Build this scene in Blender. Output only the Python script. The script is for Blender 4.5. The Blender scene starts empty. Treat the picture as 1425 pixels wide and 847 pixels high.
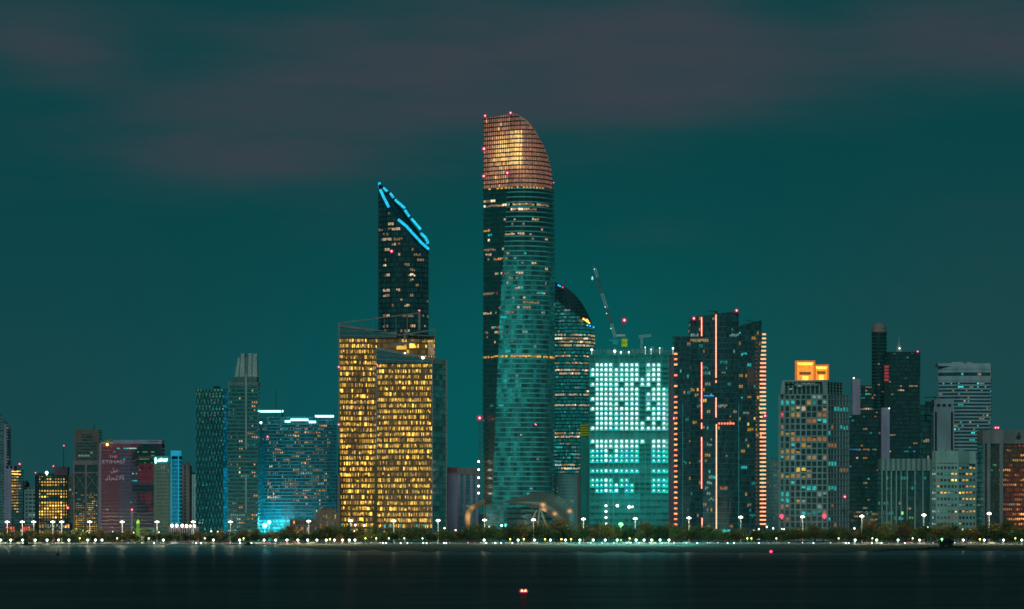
import bpy, math, random
from mathutils import Vector
R = random.Random(11)
sc = bpy.context.scene
col = sc.collection
F = 5411.0; CX = 712.5; HY = 706.0; CH = 24.5; G = 0.6
def X(px, D): return (px-CX)*D/F
def Z(py, D): return CH+(HY-py)*D/F
def PX(x, y): return x/y*F+CX
def PY(z, y): return HY-(z-CH)/y*F
def lerp(a, b, t): return a+(b-a)*t
def interp(tab, x):
    if x <= tab[0][0]: return tab[0][1]
    for (a, va), (b, vb) in zip(tab, tab[1:]):
        if x <= b: return va+(vb-va)*(x-a)/(b-a)
    return tab[-1][1]
def sm(a, b, x):
    t = min(1, max(0, (x-a)/(b-a))); return t*t*(3-2*t)

# ---------------------------------------------------------------- materials
MAT = {}
def nt(m):
    m.use_nodes = True; n = m.node_tree; n.nodes.clear(); return n
def wall(name, c, rough=.8, var=.25, scale=.12, metal=0., spec=.3):
    if name in MAT: return MAT[name]
    m = bpy.data.materials.new(name); t = nt(m); N = t.nodes; L = t.links
    o = N.new('ShaderNodeOutputMaterial'); b = N.new('ShaderNodeBsdfPrincipled')
    tc = N.new('ShaderNodeTexCoord'); mp = N.new('ShaderNodeMapping'); mp.inputs['Scale'].default_value = (1, 1, .25)
    n1 = N.new('ShaderNodeTexNoise'); n1.inputs['Scale'].default_value = scale; n1.inputs['Detail'].default_value = 6
    n1.inputs['Roughness'].default_value = .65
    mr = N.new('ShaderNodeMapRange'); mr.inputs[1].default_value = .3; mr.inputs[2].default_value = .7
    mr.inputs[3].default_value = 1-var; mr.inputs[4].default_value = 1+var
    at = N.new('ShaderNodeAttribute'); at.attribute_name = 'tint'
    mx = N.new('ShaderNodeMix'); mx.data_type = 'RGBA'; mx.blend_type = 'MULTIPLY'; mx.inputs[0].default_value = 1
    vm = N.new('ShaderNodeVectorMath'); vm.operation = 'SCALE'
    L.new(tc.outputs['Object'], mp.inputs[0]); L.new(mp.outputs[0], n1.inputs['Vector']); L.new(n1.outputs[0], mr.inputs[0])
    mx.inputs[6].default_value = (*c, 1)
    L.new(at.outputs['Color'], mx.inputs[7]); L.new(mx.outputs[2], vm.inputs[0]); L.new(mr.outputs[0], vm.inputs['Scale'])
    L.new(vm.outputs[0], b.inputs['Base Color'])
    b.inputs['Roughness'].default_value = rough; b.inputs['Metallic'].default_value = metal
    b.inputs['Specular IOR Level'].default_value = spec
    L.new(b.outputs[0], o.inputs[0]); MAT[name] = m
    return m
def glass(name='curtain_glass', c=(.02, .035, .035), rough=.18, spec=.6):
    if name in MAT: return MAT[name]
    m = bpy.data.materials.new(name); t = nt(m); N = t.nodes; L = t.links
    o = N.new('ShaderNodeOutputMaterial'); b = N.new('ShaderNodeBsdfPrincipled')
    at = N.new('ShaderNodeAttribute'); at.attribute_name = 'glow'  # per-face emission; carries painted facade light as well as dim rooms
    b.inputs['Base Color'].default_value = (*c, 1); b.inputs['Roughness'].default_value = rough
    b.inputs['Specular IOR Level'].default_value = spec
    tc = N.new('ShaderNodeTexCoord'); n1 = N.new('ShaderNodeTexNoise'); n1.inputs['Scale'].default_value = .9
    n1.inputs['Detail'].default_value = 3
    mr = N.new('ShaderNodeMapRange'); mr.inputs[1].default_value = .3; mr.inputs[2].default_value = .7
    mr.inputs[3].default_value = .45; mr.inputs[4].default_value = 1.55
    L.new(tc.outputs['Object'], n1.inputs['Vector']); L.new(n1.outputs[0], mr.inputs[0])
    L.new(at.outputs['Color'], b.inputs['Emission Color']); L.new(mr.outputs[0], b.inputs['Emission Strength'])
    L.new(b.outputs[0], o.inputs[0]); m.cycles.emission_sampling = 'NONE'; MAT[name] = m
    return m
def emit(name, c, s, noise=.5, sample=False):
    if name in MAT: return MAT[name]
    m = bpy.data.materials.new(name); t = nt(m); N = t.nodes; L = t.links
    o = N.new('ShaderNodeOutputMaterial'); b = N.new('ShaderNodeBsdfPrincipled')
    b.inputs['Base Color'].default_value = (.05, .05, .05, 1); b.inputs['Roughness'].default_value = .4
    b.inputs['Emission Color'].default_value = (*c, 1)
    tc = N.new('ShaderNodeTexCoord'); n1 = N.new('ShaderNodeTexNoise'); n1.inputs['Scale'].default_value = .8
    mr = N.new('ShaderNodeMapRange'); mr.inputs[1].default_value = .3; mr.inputs[2].default_value = .7
    mr.inputs[3].default_value = s*(1-noise); mr.inputs[4].default_value = s*(1+noise)
    L.new(tc.outputs['Object'], n1.inputs['Vector']); L.new(n1.outputs[0], mr.inputs[0])
    L.new(mr.outputs[0], b.inputs['Emission Strength']); L.new(b.outputs[0], o.inputs[0])
    m.cycles.emission_sampling = 'AUTO' if sample else 'NONE'; MAT[name] = m
    return m
EM = {}
def E3(key, c, s):
    EM[key+'_hi'] = emit('lit_'+key+'_bright', c, s*2.6); EM[key] = emit('lit_'+key, c, s); EM[key+'_lo'] = emit('lit_'+key+'_dim', c, s*.38)
E3('gold', (1, .55, .07), .86); E3('warm', (1, .66, .38), .55); E3('orange', (1, .36, .08), .7)
E3('cyan', (.03, .85, .80), .45); E3('white', (.62, 1, .93), .55); E3('red', (1, .06, .08), .7); E3('green', (.25, 1, .2), .5)
E3('blue', (.02, .42, 1), .8); E3('lamp', (1, .92, .74), 1.0)
NEON_B = emit('neon_blue', (.02, .64, 1.0), .95, .45, True); NEON_W = emit('neon_white', (.35, 1, 1), 3.5, .1, True)
NEON_R = emit('neon_red', (1, .20, .11), 1.9, .3); NEON_O = emit('neon_orange', (1, .36, .13), 1.8, .3)
HALO_R = emit('neon_halo_red', (1, .06, .04), .75, .15); HALO_O = emit('neon_halo_orange', (1, .14, .03), .75, .15); CORE = emit('neon_core_peach', (1, .52, .36), 2.4, .3)  # wide red and orange strips stand in for the neon's halo
BEACON = emit('beacon_core', (1, .35, .42), 2.6, 0); BEACON_HALO = emit('beacon_halo', (1, .010, .14), .42, .1)
BULB = emit('bulb_white', (1, .93, .80), 5, 0); BULB_C = emit('bulb_cool', (.72, 1, .86), 4, 0); BULB_Y = emit('bulb_yellow', (1, .75, .12), 5, 0)
BULB_G = emit('bulb_green', (.2, 1, .25), 5, 0); WORK = emit('work_lamp_white', (.66, 1, .92), 1.7, 0)
HEAD = emit('headlamp', (1, .9, .8), 3.5, 0); TAIL = emit('tail_lamp', (1, .08, .06), 1.8, 0)
conc = wall('pale_concrete', (.42, .44, .42)); lilac = wall('lilac_concrete', (.46, .34, .46)); grey = wall('grey_concrete', (.22, .24, .24))
dark = wall('dark_cladding', (.014, .042, .040), .5); brown = wall('brown_stone', (.26, .16, .13)); pink = wall('pink_stone', (.36, .23, .22))
steel = wall('painted_steel', (.30, .31, .31), .45, .15, 1.0, .4, .5); metal_d = wall('dark_metal', (.06, .06, .06), .5, .2, 1.0, .3)
tealband = wall('teal_spandrel', (.06, .28, .27), .5); white = wall('white_paint', (.62, .64, .62), .6, .12)
GL = glass()
tarmac = wall('asphalt', (.05, .05, .05), .9, .2, .3); paving = wall('paving', (.16, .15, .14), .9, .2, .5)

# ---------------------------------------------------------------- mesh buffer
class MB:
    def __init__(s): s.v = []; s.f = []; s.m = []; s.c = []
    def face(s, pts, m=0, c=(1, 1, 1)):
        i = len(s.v); s.v += [tuple(p) for p in pts]; s.f.append(tuple(range(i, i+len(pts)))); s.m.append(m); s.c.append(c)
    def hexa(s, b, t, m=0, c=(1, 1, 1), ends=True):
        n = len(b)
        for i in range(n):
            j = (i+1) % n; s.face([b[i], b[j], t[j], t[i]], m, c)
        if ends: s.face(t, m, c); s.face(b[::-1], m, c)
    def box(s, x0, x1, y0, y1, z0, z1, m=0, c=(1, 1, 1)):
        b = [(x0, y0, z0), (x1, y0, z0), (x1, y1, z0), (x0, y1, z0)]
        s.hexa(b, [(p[0], p[1], z1) for p in b], m, c)
    def frustum(s, x0, x1, y0, y1, z0, X0, X1, Y0, Y1, z1, m=0, c=(1, 1, 1)):
        s.hexa([(x0, y0, z0), (x1, y0, z0), (x1, y1, z0), (x0, y1, z0)], [(X0, Y0, z1), (X1, Y0, z1), (X1, Y1, z1), (X0, Y1, z1)], m, c)
    def tube(s, p, q, r0, r1=None, n=8, m=0, c=(1, 1, 1)):
        r1 = r0 if r1 is None else r1
        p = Vector(p); q = Vector(q); d = (q-p).normalized(); u = d.orthogonal().normalized(); w = d.cross(u)
        A = [2*math.pi*k/n for k in range(n)]
        b = [p+(u*math.cos(a)+w*math.sin(a))*r0 for a in A]; t = [q+(u*math.cos(a)+w*math.sin(a))*r1 for a in A]
        s.hexa(b, t, m, c)
    def lathe(s, cx, cy, prof, n=20, m=0, c=(1, 1, 1), a0=0, sx=1, sy=1):
        rings = []
        for r, z in prof:
            rings.append([(cx+sx*r*math.cos(a0+2*math.pi*k/n), cy+sy*r*math.sin(a0+2*math.pi*k/n), z) for k in range(n)])
        for a, b in zip(rings, rings[1:]):
            for k in range(n):
                j = (k+1) % n; s.face([a[k], a[j], b[j], b[k]], m, c)
        if prof[0][0] > .001: s.face(rings[0][::-1], m, c)
        if prof[-1][0] > .001: s.face(rings[-1], m, c)
    def ball(s, p, r, m=0, n=10, sz=1):
        s.lathe(p[0], p[1], [(r*math.sin(math.pi*k/6)+1e-4*(k in (0, 6)), p[2]-r*sz*math.cos(math.pi*k/6)) for k in range(7)], n, m)
    def build(s, name, mats, parent=None, attr='tint', smooth=False):
        if not s.f: return None
        me = bpy.data.meshes.new(name)
        o0 = wloc(parent) if parent else Vector((0, 0, 0))
        me.from_pydata([(v[0]-o0[0], v[1]-o0[1], v[2]-o0[2]) for v in s.v], [], s.f)
        for m in (mats if isinstance(mats, (list, tuple)) else [mats]): me.materials.append(m)
        me.polygons.foreach_set('material_index', s.m)
        ca = me.color_attributes.new(attr, 'FLOAT_COLOR', 'CORNER')
        buf = []
        for f, c in zip(s.f, s.c):
            buf += [c[0], c[1], c[2], 1]*len(f)
        ca.data.foreach_set('color', buf)
        if smooth: me.shade_smooth()
        me.update()
        o = bpy.data.objects.new(name, me); col.objects.link(o)
        if parent: o.parent = parent
        return o
def wloc(o):
    v = Vector((0, 0, 0))
    while o: v += o.location; o = o.parent
    return v
def thing(name, label, cat, loc, group=None, kind=None):
    o = bpy.data.objects.new(name, None); o.empty_display_size = 1; col.objects.link(o); o.location = loc
    return tag(o, label, cat, group, kind)
def tag(o, label=None, cat=None, group=None, kind=None):
    if label: o['label'] = label
    if cat: o['category'] = cat
    if group: o['group'] = group
    if kind: o['kind'] = kind
    return o
def dup(root, loc, label, rz=0., s=None):
    r = root.copy(); col.objects.link(r); r.location = loc; r.rotation_euler = (0, 0, rz)
    if s: r.scale = s
    r['label'] = label
    def rec(a, b):
        for ch in list(a.children):
            c = ch.copy(); col.objects.link(c); c.parent = b; rec(ch, c)
    rec(root, r)
    return r

# ---------------------------------------------------------------- towers
def mk_light(x, y, z, e, c, r=.5):
    ld_ = bpy.data.lights.new('lamp_light', 'POINT'); ld_.energy = e; ld_.color = c; ld_.shadow_soft_size = r
    lo = bpy.data.objects.new('lamp_light', ld_); col.objects.link(lo); lo.location = (x, y, z); return lo
def fp(p0, p1, D, depth):
    a, b = X(p0, D), X(p1, D); return [(a, D), (b, D), (b, D+depth), (a, D+depth)]
def fp3(pl, pm, pr, D, dl, dr):
    Lp = Vector((X(pl, D+dl), D+dl)); M = Vector((X(pm, D), D)); Rp = Vector((X(pr, D+dr), D+dr)); B = Lp+Rp-M
    return [tuple(Lp), tuple(M), tuple(Rp), tuple(B)]
def centroid(pts): return (sum(p[0] for p in pts)/len(pts), sum(p[1] for p in pts)/len(pts))
def section(root, pts, z0, z1, nf, cols, gl=GL, band=None, bh=.3, bo=.35, pier=None, pw=.5, po=.5, pe=1, top=None, warp=None,
            glow=(.002, .018, .018), lit=None, win=(.75, .72), tint=None, btint=None, cap=True, capm=None, pre='', bevery=1, litmax=100, flick=.5, edges=None):
    """glazed body with floor bands, piers and lit windows; every measure in metres"""
    n = len(pts); fh = (z1-z0)/nf
    off = []
    for i in range(n):
        a = Vector(pts[i-1]); b = Vector(pts[i]); c = Vector(pts[(i+1) % n])
        n1 = Vector(((b-a).y, -(b-a).x)).normalized(); n2 = Vector(((c-b).y, -(c-b).x)).normalized()
        m = n1+n2; m = m/max(.35, m.dot(m)/2) if m.length > 0 else n1
        off.append(m)
    if isinstance(cols, (int, float)):
        cols = [max(1, round((Vector(pts[(i+1) % n])-Vector(pts[i])).length/cols)) for i in range(n)]
    def P(e, t, z, out=0.):
        a = Vector(pts[e])+off[e]*out; b = Vector(pts[(e+1) % n])+off[(e+1) % n]*out
        p = a.lerp(b, t)
        if warp: p = Vector(warp(p.x, p.y, z))
        return (p.x, p.y, z)
    def TZ(e, t):
        if not top: return 1e9
        p = Vector(pts[e]).lerp(Vector(pts[(e+1) % n]), t); return top(p.x, p.y)
    body = MB(); bands = MB(); piers = MB(); L = []
    rows = [z0+fh*k for k in range(nf+1)]
    for e in range(n):
        a, b = pts[e], pts[(e+1) % n]; nm = Vector((b[1]-a[1], -(b[0]-a[0]))).normalized()
        front = nm.y < .35 and (edges is None or e in edges); nc = cols[e] if front else max(1, min(cols[e], 4 if top else 1))
        pk = {}
        for c in range(nc):
            t0, t1 = c/nc, (c+1)/nc; T0, T1 = min(z1, TZ(e, t0)), min(z1, TZ(e, t1))
            for f in range(nf):
                za, zb = rows[f], rows[f+1]
                if za >= max(T0, T1)-.05: break
                q = [P(e, t0, min(za, T0)), P(e, t1, min(za, T1)), P(e, t1, min(zb, T1)), P(e, t0, min(zb, T0))]
                cx, cy, cz = [(q[0][k]+q[2][k])/2 for k in range(3)]
                px, py = PX(cx, cy), PY(cz, cy)
                g = glow(e, c, f, px, py) if callable(glow) else glow
                k = 1+flick*(R.random()*2-1)
                body.face(q, 0, (g[0]*k, g[1]*k, g[2]*k))
                full = zb <= min(T0, T1)
                if front and lit and full:
                    key = lit(e, c, f, px, py); prev = pk.get(f)
                    if c and not isinstance(key, (list, tuple)) and R.random() < .42: key = prev
                    prev = key; pk[f] = key
                    if key:
                        sub = key if isinstance(key, (list, tuple)) else [key]
                        ww = win[0]/len(sub)
                        for si, ky in enumerate(sub):
                            if not ky: continue
                            u0 = (1-win[0])/2+ww*si; u1 = u0+ww*(.88 if len(sub) > 1 else 1)
                            v0 = za+max(bh*1.02, 0)+(fh-bh)*(1-win[1])*.5; v1 = v0+(fh-bh)*win[1]
                            if fh-bh > 1.6 and R.random() < .4:
                                if R.random() < .5: v1 = lerp(v1, v0, R.uniform(.15, .5))
                                else: v0 = lerp(v0, v1, R.uniform(.1, .45))
                            ta, tb = lerp(t0, t1, u0), lerp(t0, t1, u1)
                            L.append((ky, [P(e, ta, v0, .06), P(e, tb, v0, .06), P(e, tb, v1, .06), P(e, ta, v1, .06)]))
        if band:
            ns = nc if (top or warp) else 1
            for f in range(0, nf+1, bevery):
                za = rows[f]
                if za > z1-.01: za = z1-bh
                for c in range(ns):
                    t0, t1 = c/ns, (c+1)/ns
                    if za+bh > min(TZ(e, t0), TZ(e, t1)): continue
                    zz = za+bh; o_ = bo
                    i0, i1 = P(e, t0, za, -.05), P(e, t1, za, -.05); o0, o1 = P(e, t0, za, o_), P(e, t1, za, o_)
                    I0, I1 = P(e, t0, zz, -.05), P(e, t1, zz, -.05); O0, O1 = P(e, t0, zz, o_), P(e, t1, zz, o_)
                    tc = (1, 1, 1)
                    if btint: tc = btint(e, f, PX(o0[0], o0[1]), PY(za, o0[1]))
                    bands.face([o0, o1, O1, O0], 0, tc); bands.face([O0, O1, I1, I0], 0, tc); bands.face([i0, i1, o1, o0], 0, tc)
        if pier:
            for c in range(0, nc+1, pe):
                if c == nc and e != n-1 and cols[(e+1) % n] > 0 and True:
                    pass
                t = c/nc; ln = (Vector(b)-Vector(a)).length; h = pw/2/ln
                t = min(max(t, h), 1-h)
                segs = rows if (warp) else [z0, z1]
                for za, zb in zip(segs, segs[1:]):
                    zt = min(TZ(e, t-h), TZ(e, t+h)); 
                    if za >= zt: break
                    zb = min(zb, zt)
                    o_ = po
                    q = [P(e, t-h, za, 0), P(e, t-h, za, o_), P(e, t+h, za, o_), P(e, t+h, za, 0)]
                    Q = [P(e, t-h, zb, 0), P(e, t-h, zb, o_), P(e, t+h, zb, o_), P(e, t+h, zb, 0)]
                    piers.hexa(q, Q)
    if cap:
        ring = []
        for e in range(n):
            nc = (cols[e] if top else 1)
            for c in range(nc):
                zt = min(z1, TZ(e, c/nc)); ring.append(P(e, c/nc, zt, 0))
        rc = MB(); cx, cy = centroid(ring)
        cz = min(z1, top(cx, cy)) if top else z1
        for i in range(len(ring)):
            a, b = ring[i], ring[(i+1) % len(ring)]; rc.face([a, b, (cx, cy, cz)])
        rc.build(pre+'roof', capm or band or dark, root)
    body.build(pre+'glazing', gl, root, 'glow')
    bands.build(pre+'floor_band', band, root) if band else None
    piers.build(pre+'pier', pier, root) if pier else None
    if L:
        Rr = random.Random(len(L)); Rr.shuffle(L)
        done = root.get('_nlit', 0)
        k = max(0, min(litmax, 100-done)); root['_nlit'] = done+min(k, len(L))
        for ky, q in L[:k]:
            m = MB(); m.face(q, 0, (1, 1, 1)); m.build('lit_window', EM[ky], root)
        if L[k:]:
            keys = sorted({ky for ky, q in L[k:]}); m = MB()
            for ky, q in L[k:]: m.face(q, keys.index(ky))
            tag(m.build('lit_window', [EM[x] for x in keys], root), kind='stuff')
def pick(p, pal):
    if R.random() > p: return None
    r = R.random()*sum(w for _, w in pal)
    for k, w in pal:
        r -= w
        if r <= 0: return k
    return pal[-1][0]
def bldg(name, label, pts, cat='building', group=None):
    c = centroid(pts); return thing(name, label, cat, (c[0], c[1], G), group)
def beacon(root, px, py, D, r=.8, name='beacon'):
    m = MB(); x, z = X(px, D), Z(py, D)
    m.box(x-.25, x+.25, D-.25, D+.25, z-r-.9, z-r*.5)
    o = m.build(name, metal_d, root)
    r *= 1.45; m = MB(); m.ball((x, D, z), r*1.15, 0); m.build('lens', BEACON_HALO, o, smooth=True)  # no true lens: oversized ball painted as the lamp's magenta halo
    for dx in (-r*.35, r*.35):
        pass
    m = MB(); m.ball((x, D-r*.95, z), r*.48, 0); m.build('lamp', BEACON, o, smooth=True)
def mast(root, px, y0, y1, D, r=.3):
    m = MB(); m.tube((X(px, D), D, Z(y0, D)), (X(px, D), D, Z(y1, D)), r, r*.4, 6)
    for k in range(3):
        z = lerp(Z(y0, D), Z(y1, D), .35+.22*k); m.box(X(px, D)-.9, X(px, D)+.9, D-.1, D+.1, z, z+.25)
    m.build('antenna', metal_d, root)
def rooftop(root, p0, p1, D, depth, py, n=4, mt=None, hmax=3.):
    """plant rooms, tanks and a parapet rail standing on a flat roof"""
    z = Z(py, D)
    for k in range(n):
        a = lerp(X(p0, D), X(p1, D), (k+.15+.3*R.random())/n); w = (X(p1, D)-X(p0, D))/n*(.3+.4*R.random())
        y = D+depth*(.2+.4*R.random()); h = hmax*(.4+.6*R.random()); m = MB()
        m.box(a, a+w, y, y+min(5, depth*.3), z, z+h); m.box(a+.2, a+w-.2, y+.3, y+2, z+h, z+h+.25)
        if R.random() < .5: m.tube((a+w*.5, y+1, z+h), (a+w*.5, y+1, z+h+1.5+2*R.random()), .12, .08, 5)
        m.build('plant_room', mt or grey, root)

exec_sections = []
# ================================================================ LEFT GROUP
D = 3020; pts = fp(-40, 8, D, 25)
t = bldg('left_edge_tower', 'grey tower with curved shoulder cut by the left picture edge', pts)
def tp(x, y):
    p = PX(x, 3020); return Z(interp([(-12, 566), (-4, 569), (2, 575), (6, 582), (8, 590)], p), 3020)
section(t, pts, G, Z(566, D), 46, [12, 6, 1, 6], band=grey, bh=.9, bo=.3, pier=lilac, pw=1.4, po=.6, pe=4, top=tp,
        glow=(.006, .035, .036), lit=lambda e, c, f, px, py: pick(.10, [('cyan_lo', 2), ('warm_lo', 2), ('white_lo', 1)]))
D = 2960; pts = fp(7, 19, D, 18)
t = bldg('narrow_block', 'plain mauve grey slab right of the left edge tower', pts)
section(t, pts, G, Z(648, D), 26, 3., band=lilac, bh=1.9, bo=.25, pier=lilac, pw=1.0, po=.3, glow=(.004, .025, .028),
        lit=lambda e, c, f, px, py: pick(.05, [('cyan_lo', 1), ('warm_lo', 1)]))
D = 2920; pts = fp(16, 29, D, 14)
t = bldg('slim_tower', 'slim tower with a column of golden stairwell windows', pts)
section(t, pts, G, Z(654, D), 24, [4, 4, 1, 4], band=dark, bh=.5, glow=(.006, .03, .03), win=(.8, .6),
        lit=lambda e, c, f, px, py: (('gold_hi' if 655 < py < 662 else pick(.75, [('gold', 2), ('orange_lo', 1), ('gold_lo', 2)])) if 17.5 < px < 25 and py < 715 else None))
beacon(t, 27.5, 645.5, D, .7); mast(t, 27.5, 654, 647, D)
for (a, b, tp_, D, lab, wl, gl) in ((28, 37, 671, 3120, 'low dark green block between the slim tower and the grey flats', dark, (.004, .03, .03)),
                       (34.5, 50, 681, 3080, 'small grey banded flats left of the yellow office', conc, (.003, .02, .022)),
                       (95, 104.5, 662, 3000, 'brown striped block squeezed left of the portal tower', brown, (.006, .02, .02))):
    pts = fp(a, b, D, 16); t = bldg('far_block', lab, pts)
    section(t, pts, G, Z(tp_, D), int((745-tp_)/5.2), 2.6, band=wl, bh=1.2, bo=.3, pier=wl, pw=.7, po=.35, glow=gl,
            lit=lambda e, c, f, px, py: pick(.12, [('warm_lo', 2), ('red_lo', 2), ('cyan_lo', 1), ('white_lo', 1)]))
    rooftop(t, a, b, D, 16, tp_, 2)
# yellow lit office
D = 2860; pts = fp3(50, 53.5, 94, D, 9, 3)
t = bldg('yellow_office', 'dark office block with broad rows of yellow windows', pts)
def ly(e, c, f, px, py):
    if e != 1 or px < 55: return None
    if 666 < py < 677: return pick(.85 if px < 82 else .3, [('gold', 3), ('gold_lo', 1)])
    if 680 < py < 693: return pick(.9, [('gold', 3), ('gold_lo', 1), ('gold_hi', 1)]) if (px < 76 or px > 77) else None
    if 699.5 < py < 724: return pick(.94, [('gold', 3), ('gold_hi', 2), ('gold_lo', 1)])
    if py > 727: return pick(.3, [('orange', 1), ('red', 1), ('gold_lo', 1)])
    if 662 < py < 667: return 'gold_lo' if px < 60 else pick(.3, [('cyan_lo', 1)])
section(t, pts, G, Z(661, D), 22, [2, 11, 4, 5], band=dark, bh=.7, bo=.3, pier=dark, pw=.7, po=.5, glow=(.003, .03, .03), lit=ly, win=(.85, .8))
m = MB(); m.box(X(75.5, D+2), X(94, D+2), D+2, D+14, Z(661, D), Z(649.5, D)); m.build('penthouse', wall('maroon_wall', (.22, .10, .14)), t)
m = MB(); m.box(X(52, D), X(75, D), D+3.5, D+4, Z(661, D), Z(658, D)); m.build('parapet', dark, t)
m = MB(); m.ball((X(65, D), D, Z(657.5, D)), 1.1); m.box(X(65, D)-.3, X(65, D)+.3, D-.3, D+.3, Z(661, D), Z(659, D)); m.build('floodlight', BULB_C, t)
mast(t, 88.5, 650, 621, D, .35); beacon(t, 89, 620, D, .5); beacon(t, 74.5, 648.5, D, .55); beacon(t, 49.5, 657.5, D, .45); beacon(t, 94.5, 706.5, D-2, .9)
beacon(t, 25.5, 715.5, D-2, .9, 'beacon') if False else None
# portal topped tower
D = 2820; pts = fp(102.5, 138, D, 22)
t = bldg('portal_tower', 'brown stone tower with a hollow portal crown and cross bracing', pts)
def lp(e, c, f, px, py):
    if py < 683: return None
    k = sm(680, 735, py); 
    return pick(.18+.72*k, [('gold_lo', 2), ('gold', 3*k), ('gold_hi', 1.3*k*(py > 728)), ('white_lo', 1.5), ('warm_lo', 1)])
section(t, pts, G, Z(641, D), 38, [14, 6, 1, 6], band=dark, bh=.5, bo=.12, pier=dark, pw=.3, po=.15, glow=(.004, .022, .022), lit=lp, win=(.55, .7), capm=pink)
s_ = D/F
for a, b in ((102, 104), (118.4, 121), (136, 138.5)):
    m = MB(); m.box(X(a, D), X(b, D), D-1.2, D-.1, G, Z(641.2, D)); m.build('corner_pillar', pink, t)
for a, b, x, y in ((102, 138.5, 641, 646.6), (104, 118.4, 656.5, 658.5), (121, 136, 656.5, 658.5)):
    m = MB(); m.box(X(a, D), X(b, D), D-1.1, D-.1, Z(y, D), Z(x, D)); m.build('lintel', pink, t)
for a, b in ((104, 118.4), (121, 136)):
    m = MB(); zt, zm, zb = Z(659, D), Z(668, D), Z(680, D); xm = X((a+b)/2, D)
    for sgn in (a, b):
        m.tube((X(sgn, D), D-.6, zt), (xm, D-.6, zm), .3, n=6); m.tube((X(sgn, D), D-.6, zb), (xm, D-.6, zm+.2), .3, n=6)
    m.build('cross_brace', pink, t)
pc = fp(104.5, 137.5, D, 20)
section(t, pc, Z(641, D)+.01, Z(598, D), 10, [8, 5, 1, 5], band=brown, bh=.7, bo=.25, pre='crown_', glow=(.002, .016, .016),
        lit=lambda e, c, f, px, py: pick(.12, [('white_lo', 1)]) if py > 628 else None)
m = MB(); x0, x1, xa, xb = X(104, D), X(138, D), X(114, D), X(128.5, D)
m.box(x0, xa, D-1, D-.3, Z(616, D), Z(597, D)); m.box(xb, x1, D-1, D-.3, Z(616, D), Z(597, D)); m.box(xa, xb, D-1, D-.3, Z(604, D), Z(597, D))
m.box(x0, x0+1.6, D-1, D-.3, Z(641, D), Z(616, D)); m.box(x1-1.6, x1, D-1, D-.3, Z(641, D), Z(616, D)); m.box(xa, xb, D-1, D-.3, Z(616, D), Z(614.5, D))
m.build('portal_frame', brown, t); mast(t, 131, 597, 590, D+4)
# poster slab
D = 2780; s_ = D/F; pts = fp(139, 225, D, 20)
t = bldg('poster_slab', 'wide slab of striped floors carrying a huge printed red face', pts)
def poster(px, py):
    """flat printed colour of the advert at this place on the facade"""
    c = (.70, .50, .80)
    if px < 158.5 or (px < 181 and py < 629): c = (1.25, .34, .50)
    if 151 < px < 166 and py > 629: c = (1.2, .30, .45)
    if px > 181: c = (.50, .36, .52)
    if px > 181 and py < 640: c = (.30, .15, .27) if px > 210 else (.95, .26, .38)
    if ((px-204)/20)**2+((py-640)/22)**2 < 1 and py < 646: c = (.03, .22, .22)
    if 187 < px < 221 and 638 < py < 650: c = (.03, .20, .20)
    if abs(py-(636.5+.018*(px-204)**2)) < 1.4 and 184 < px < 218: c = (.95, .34, .40)
    if ((px-203)/12.5)**2+((py-657)/18)**2 < 1 and py > 646: c = (1.45, .16, .30)
    if ((px-203)/12.5)**2+((py-657)/18)**2 < 1 and py > 646:
        if (abs(px-197.5) < 2.5 or abs(px-208) < 2.5) and 650 < py < 654.5: c = (.55, .10, .22)
        if abs(px-203) < 4 and 664 < py < 667: c = (.8, .08, .2)
        if abs(px-202.5) < 1 and 654 < py < 661: c = (1.0, .12, .25)
    if 676 < py < 686 and 184 < px < 216: c = (.10, .16, .26)
    if 190 < px < 216 and py >= 686: c = (.16, .16, .28) if py < 716 else (.42, .3, .45)
    if 201 < px < 211.5 and 686 < py < 703 and abs(px-206) < 6-abs(py-692)*.35: c = (1.5, .14, .28)
    if abs(px-196.5) < 2 and 686 < py < 700: c = (1.1, .14, .26)
    if 207 < px < 216 and 706 < py < 714: c = (1.1, .16, .25)
    return c
pw_ = wall('poster_print', (.30, .30, .30), .7, .12)
def lps(e, c, f, px, py):
    if e != 0 or c % 2: return None
    if py < 627 and 160 < px < 196: return pick(.85, [('cyan', 2), ('white_lo', 3), ('warm_lo', 1), ('white', 1)])
    if 627 < py < 646 and 193 < px < 214: return pick(.4, [('green_lo', 1), ('white_lo', 1)])
    if 180 < px < 191 and 652 < py < 678: return pick(.45, [('cyan', 2), ('cyan_hi', 1)])
    return pick(.035, [('cyan', 2), ('white_lo', 1), ('warm_lo', 1)])
section(t, pts, G, Z(617.5, D), 27, [40, 6, 1, 6], band=pw_, bh=1.25, bo=.35, pier=pw_, pw=.0001, po=.0001, pe=99, lit=lps, win=(.8, .6),
        glow=lambda e, c, f, px, py: tuple(k*.022+.001 for k in poster(px, py)), btint=lambda e, f, px, py: poster(px+R.random(), py), capm=lilac, flick=.25) if False else None
def poster_band_section():
    # split the front face in 43 columns so the print follows the floors
    section(t, pts, G, Z(617.5, D), 27, [72, 6, 1, 6], band=pw_, bh=1.3, bo=.35, lit=lps, win=(1.5, .6), top=lambda x, y: 1e5,
            glow=lambda e, c, f, px, py: tuple(k*.030+.001 for k in poster(px, py)), btint=lambda e, f, px, py: poster(px, py), capm=lilac, flick=.2)
poster_band_section()
m = MB(); m.box(X(138.3, D), X(141, D), D-.9, D-.4, G, Z(617, D)); m.build('edge_pillar', lilac, t)
m = MB(); m.box(X(157, D), X(225.4, D), D-.8, D+19, Z(617.4, D), Z(612, D)); m.box(X(140, D), X(157, D), D-.8, D+19, Z(617.4, D), Z(614.8, D)); m.build('roof_fascia', lilac, t)
m = MB()
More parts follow.
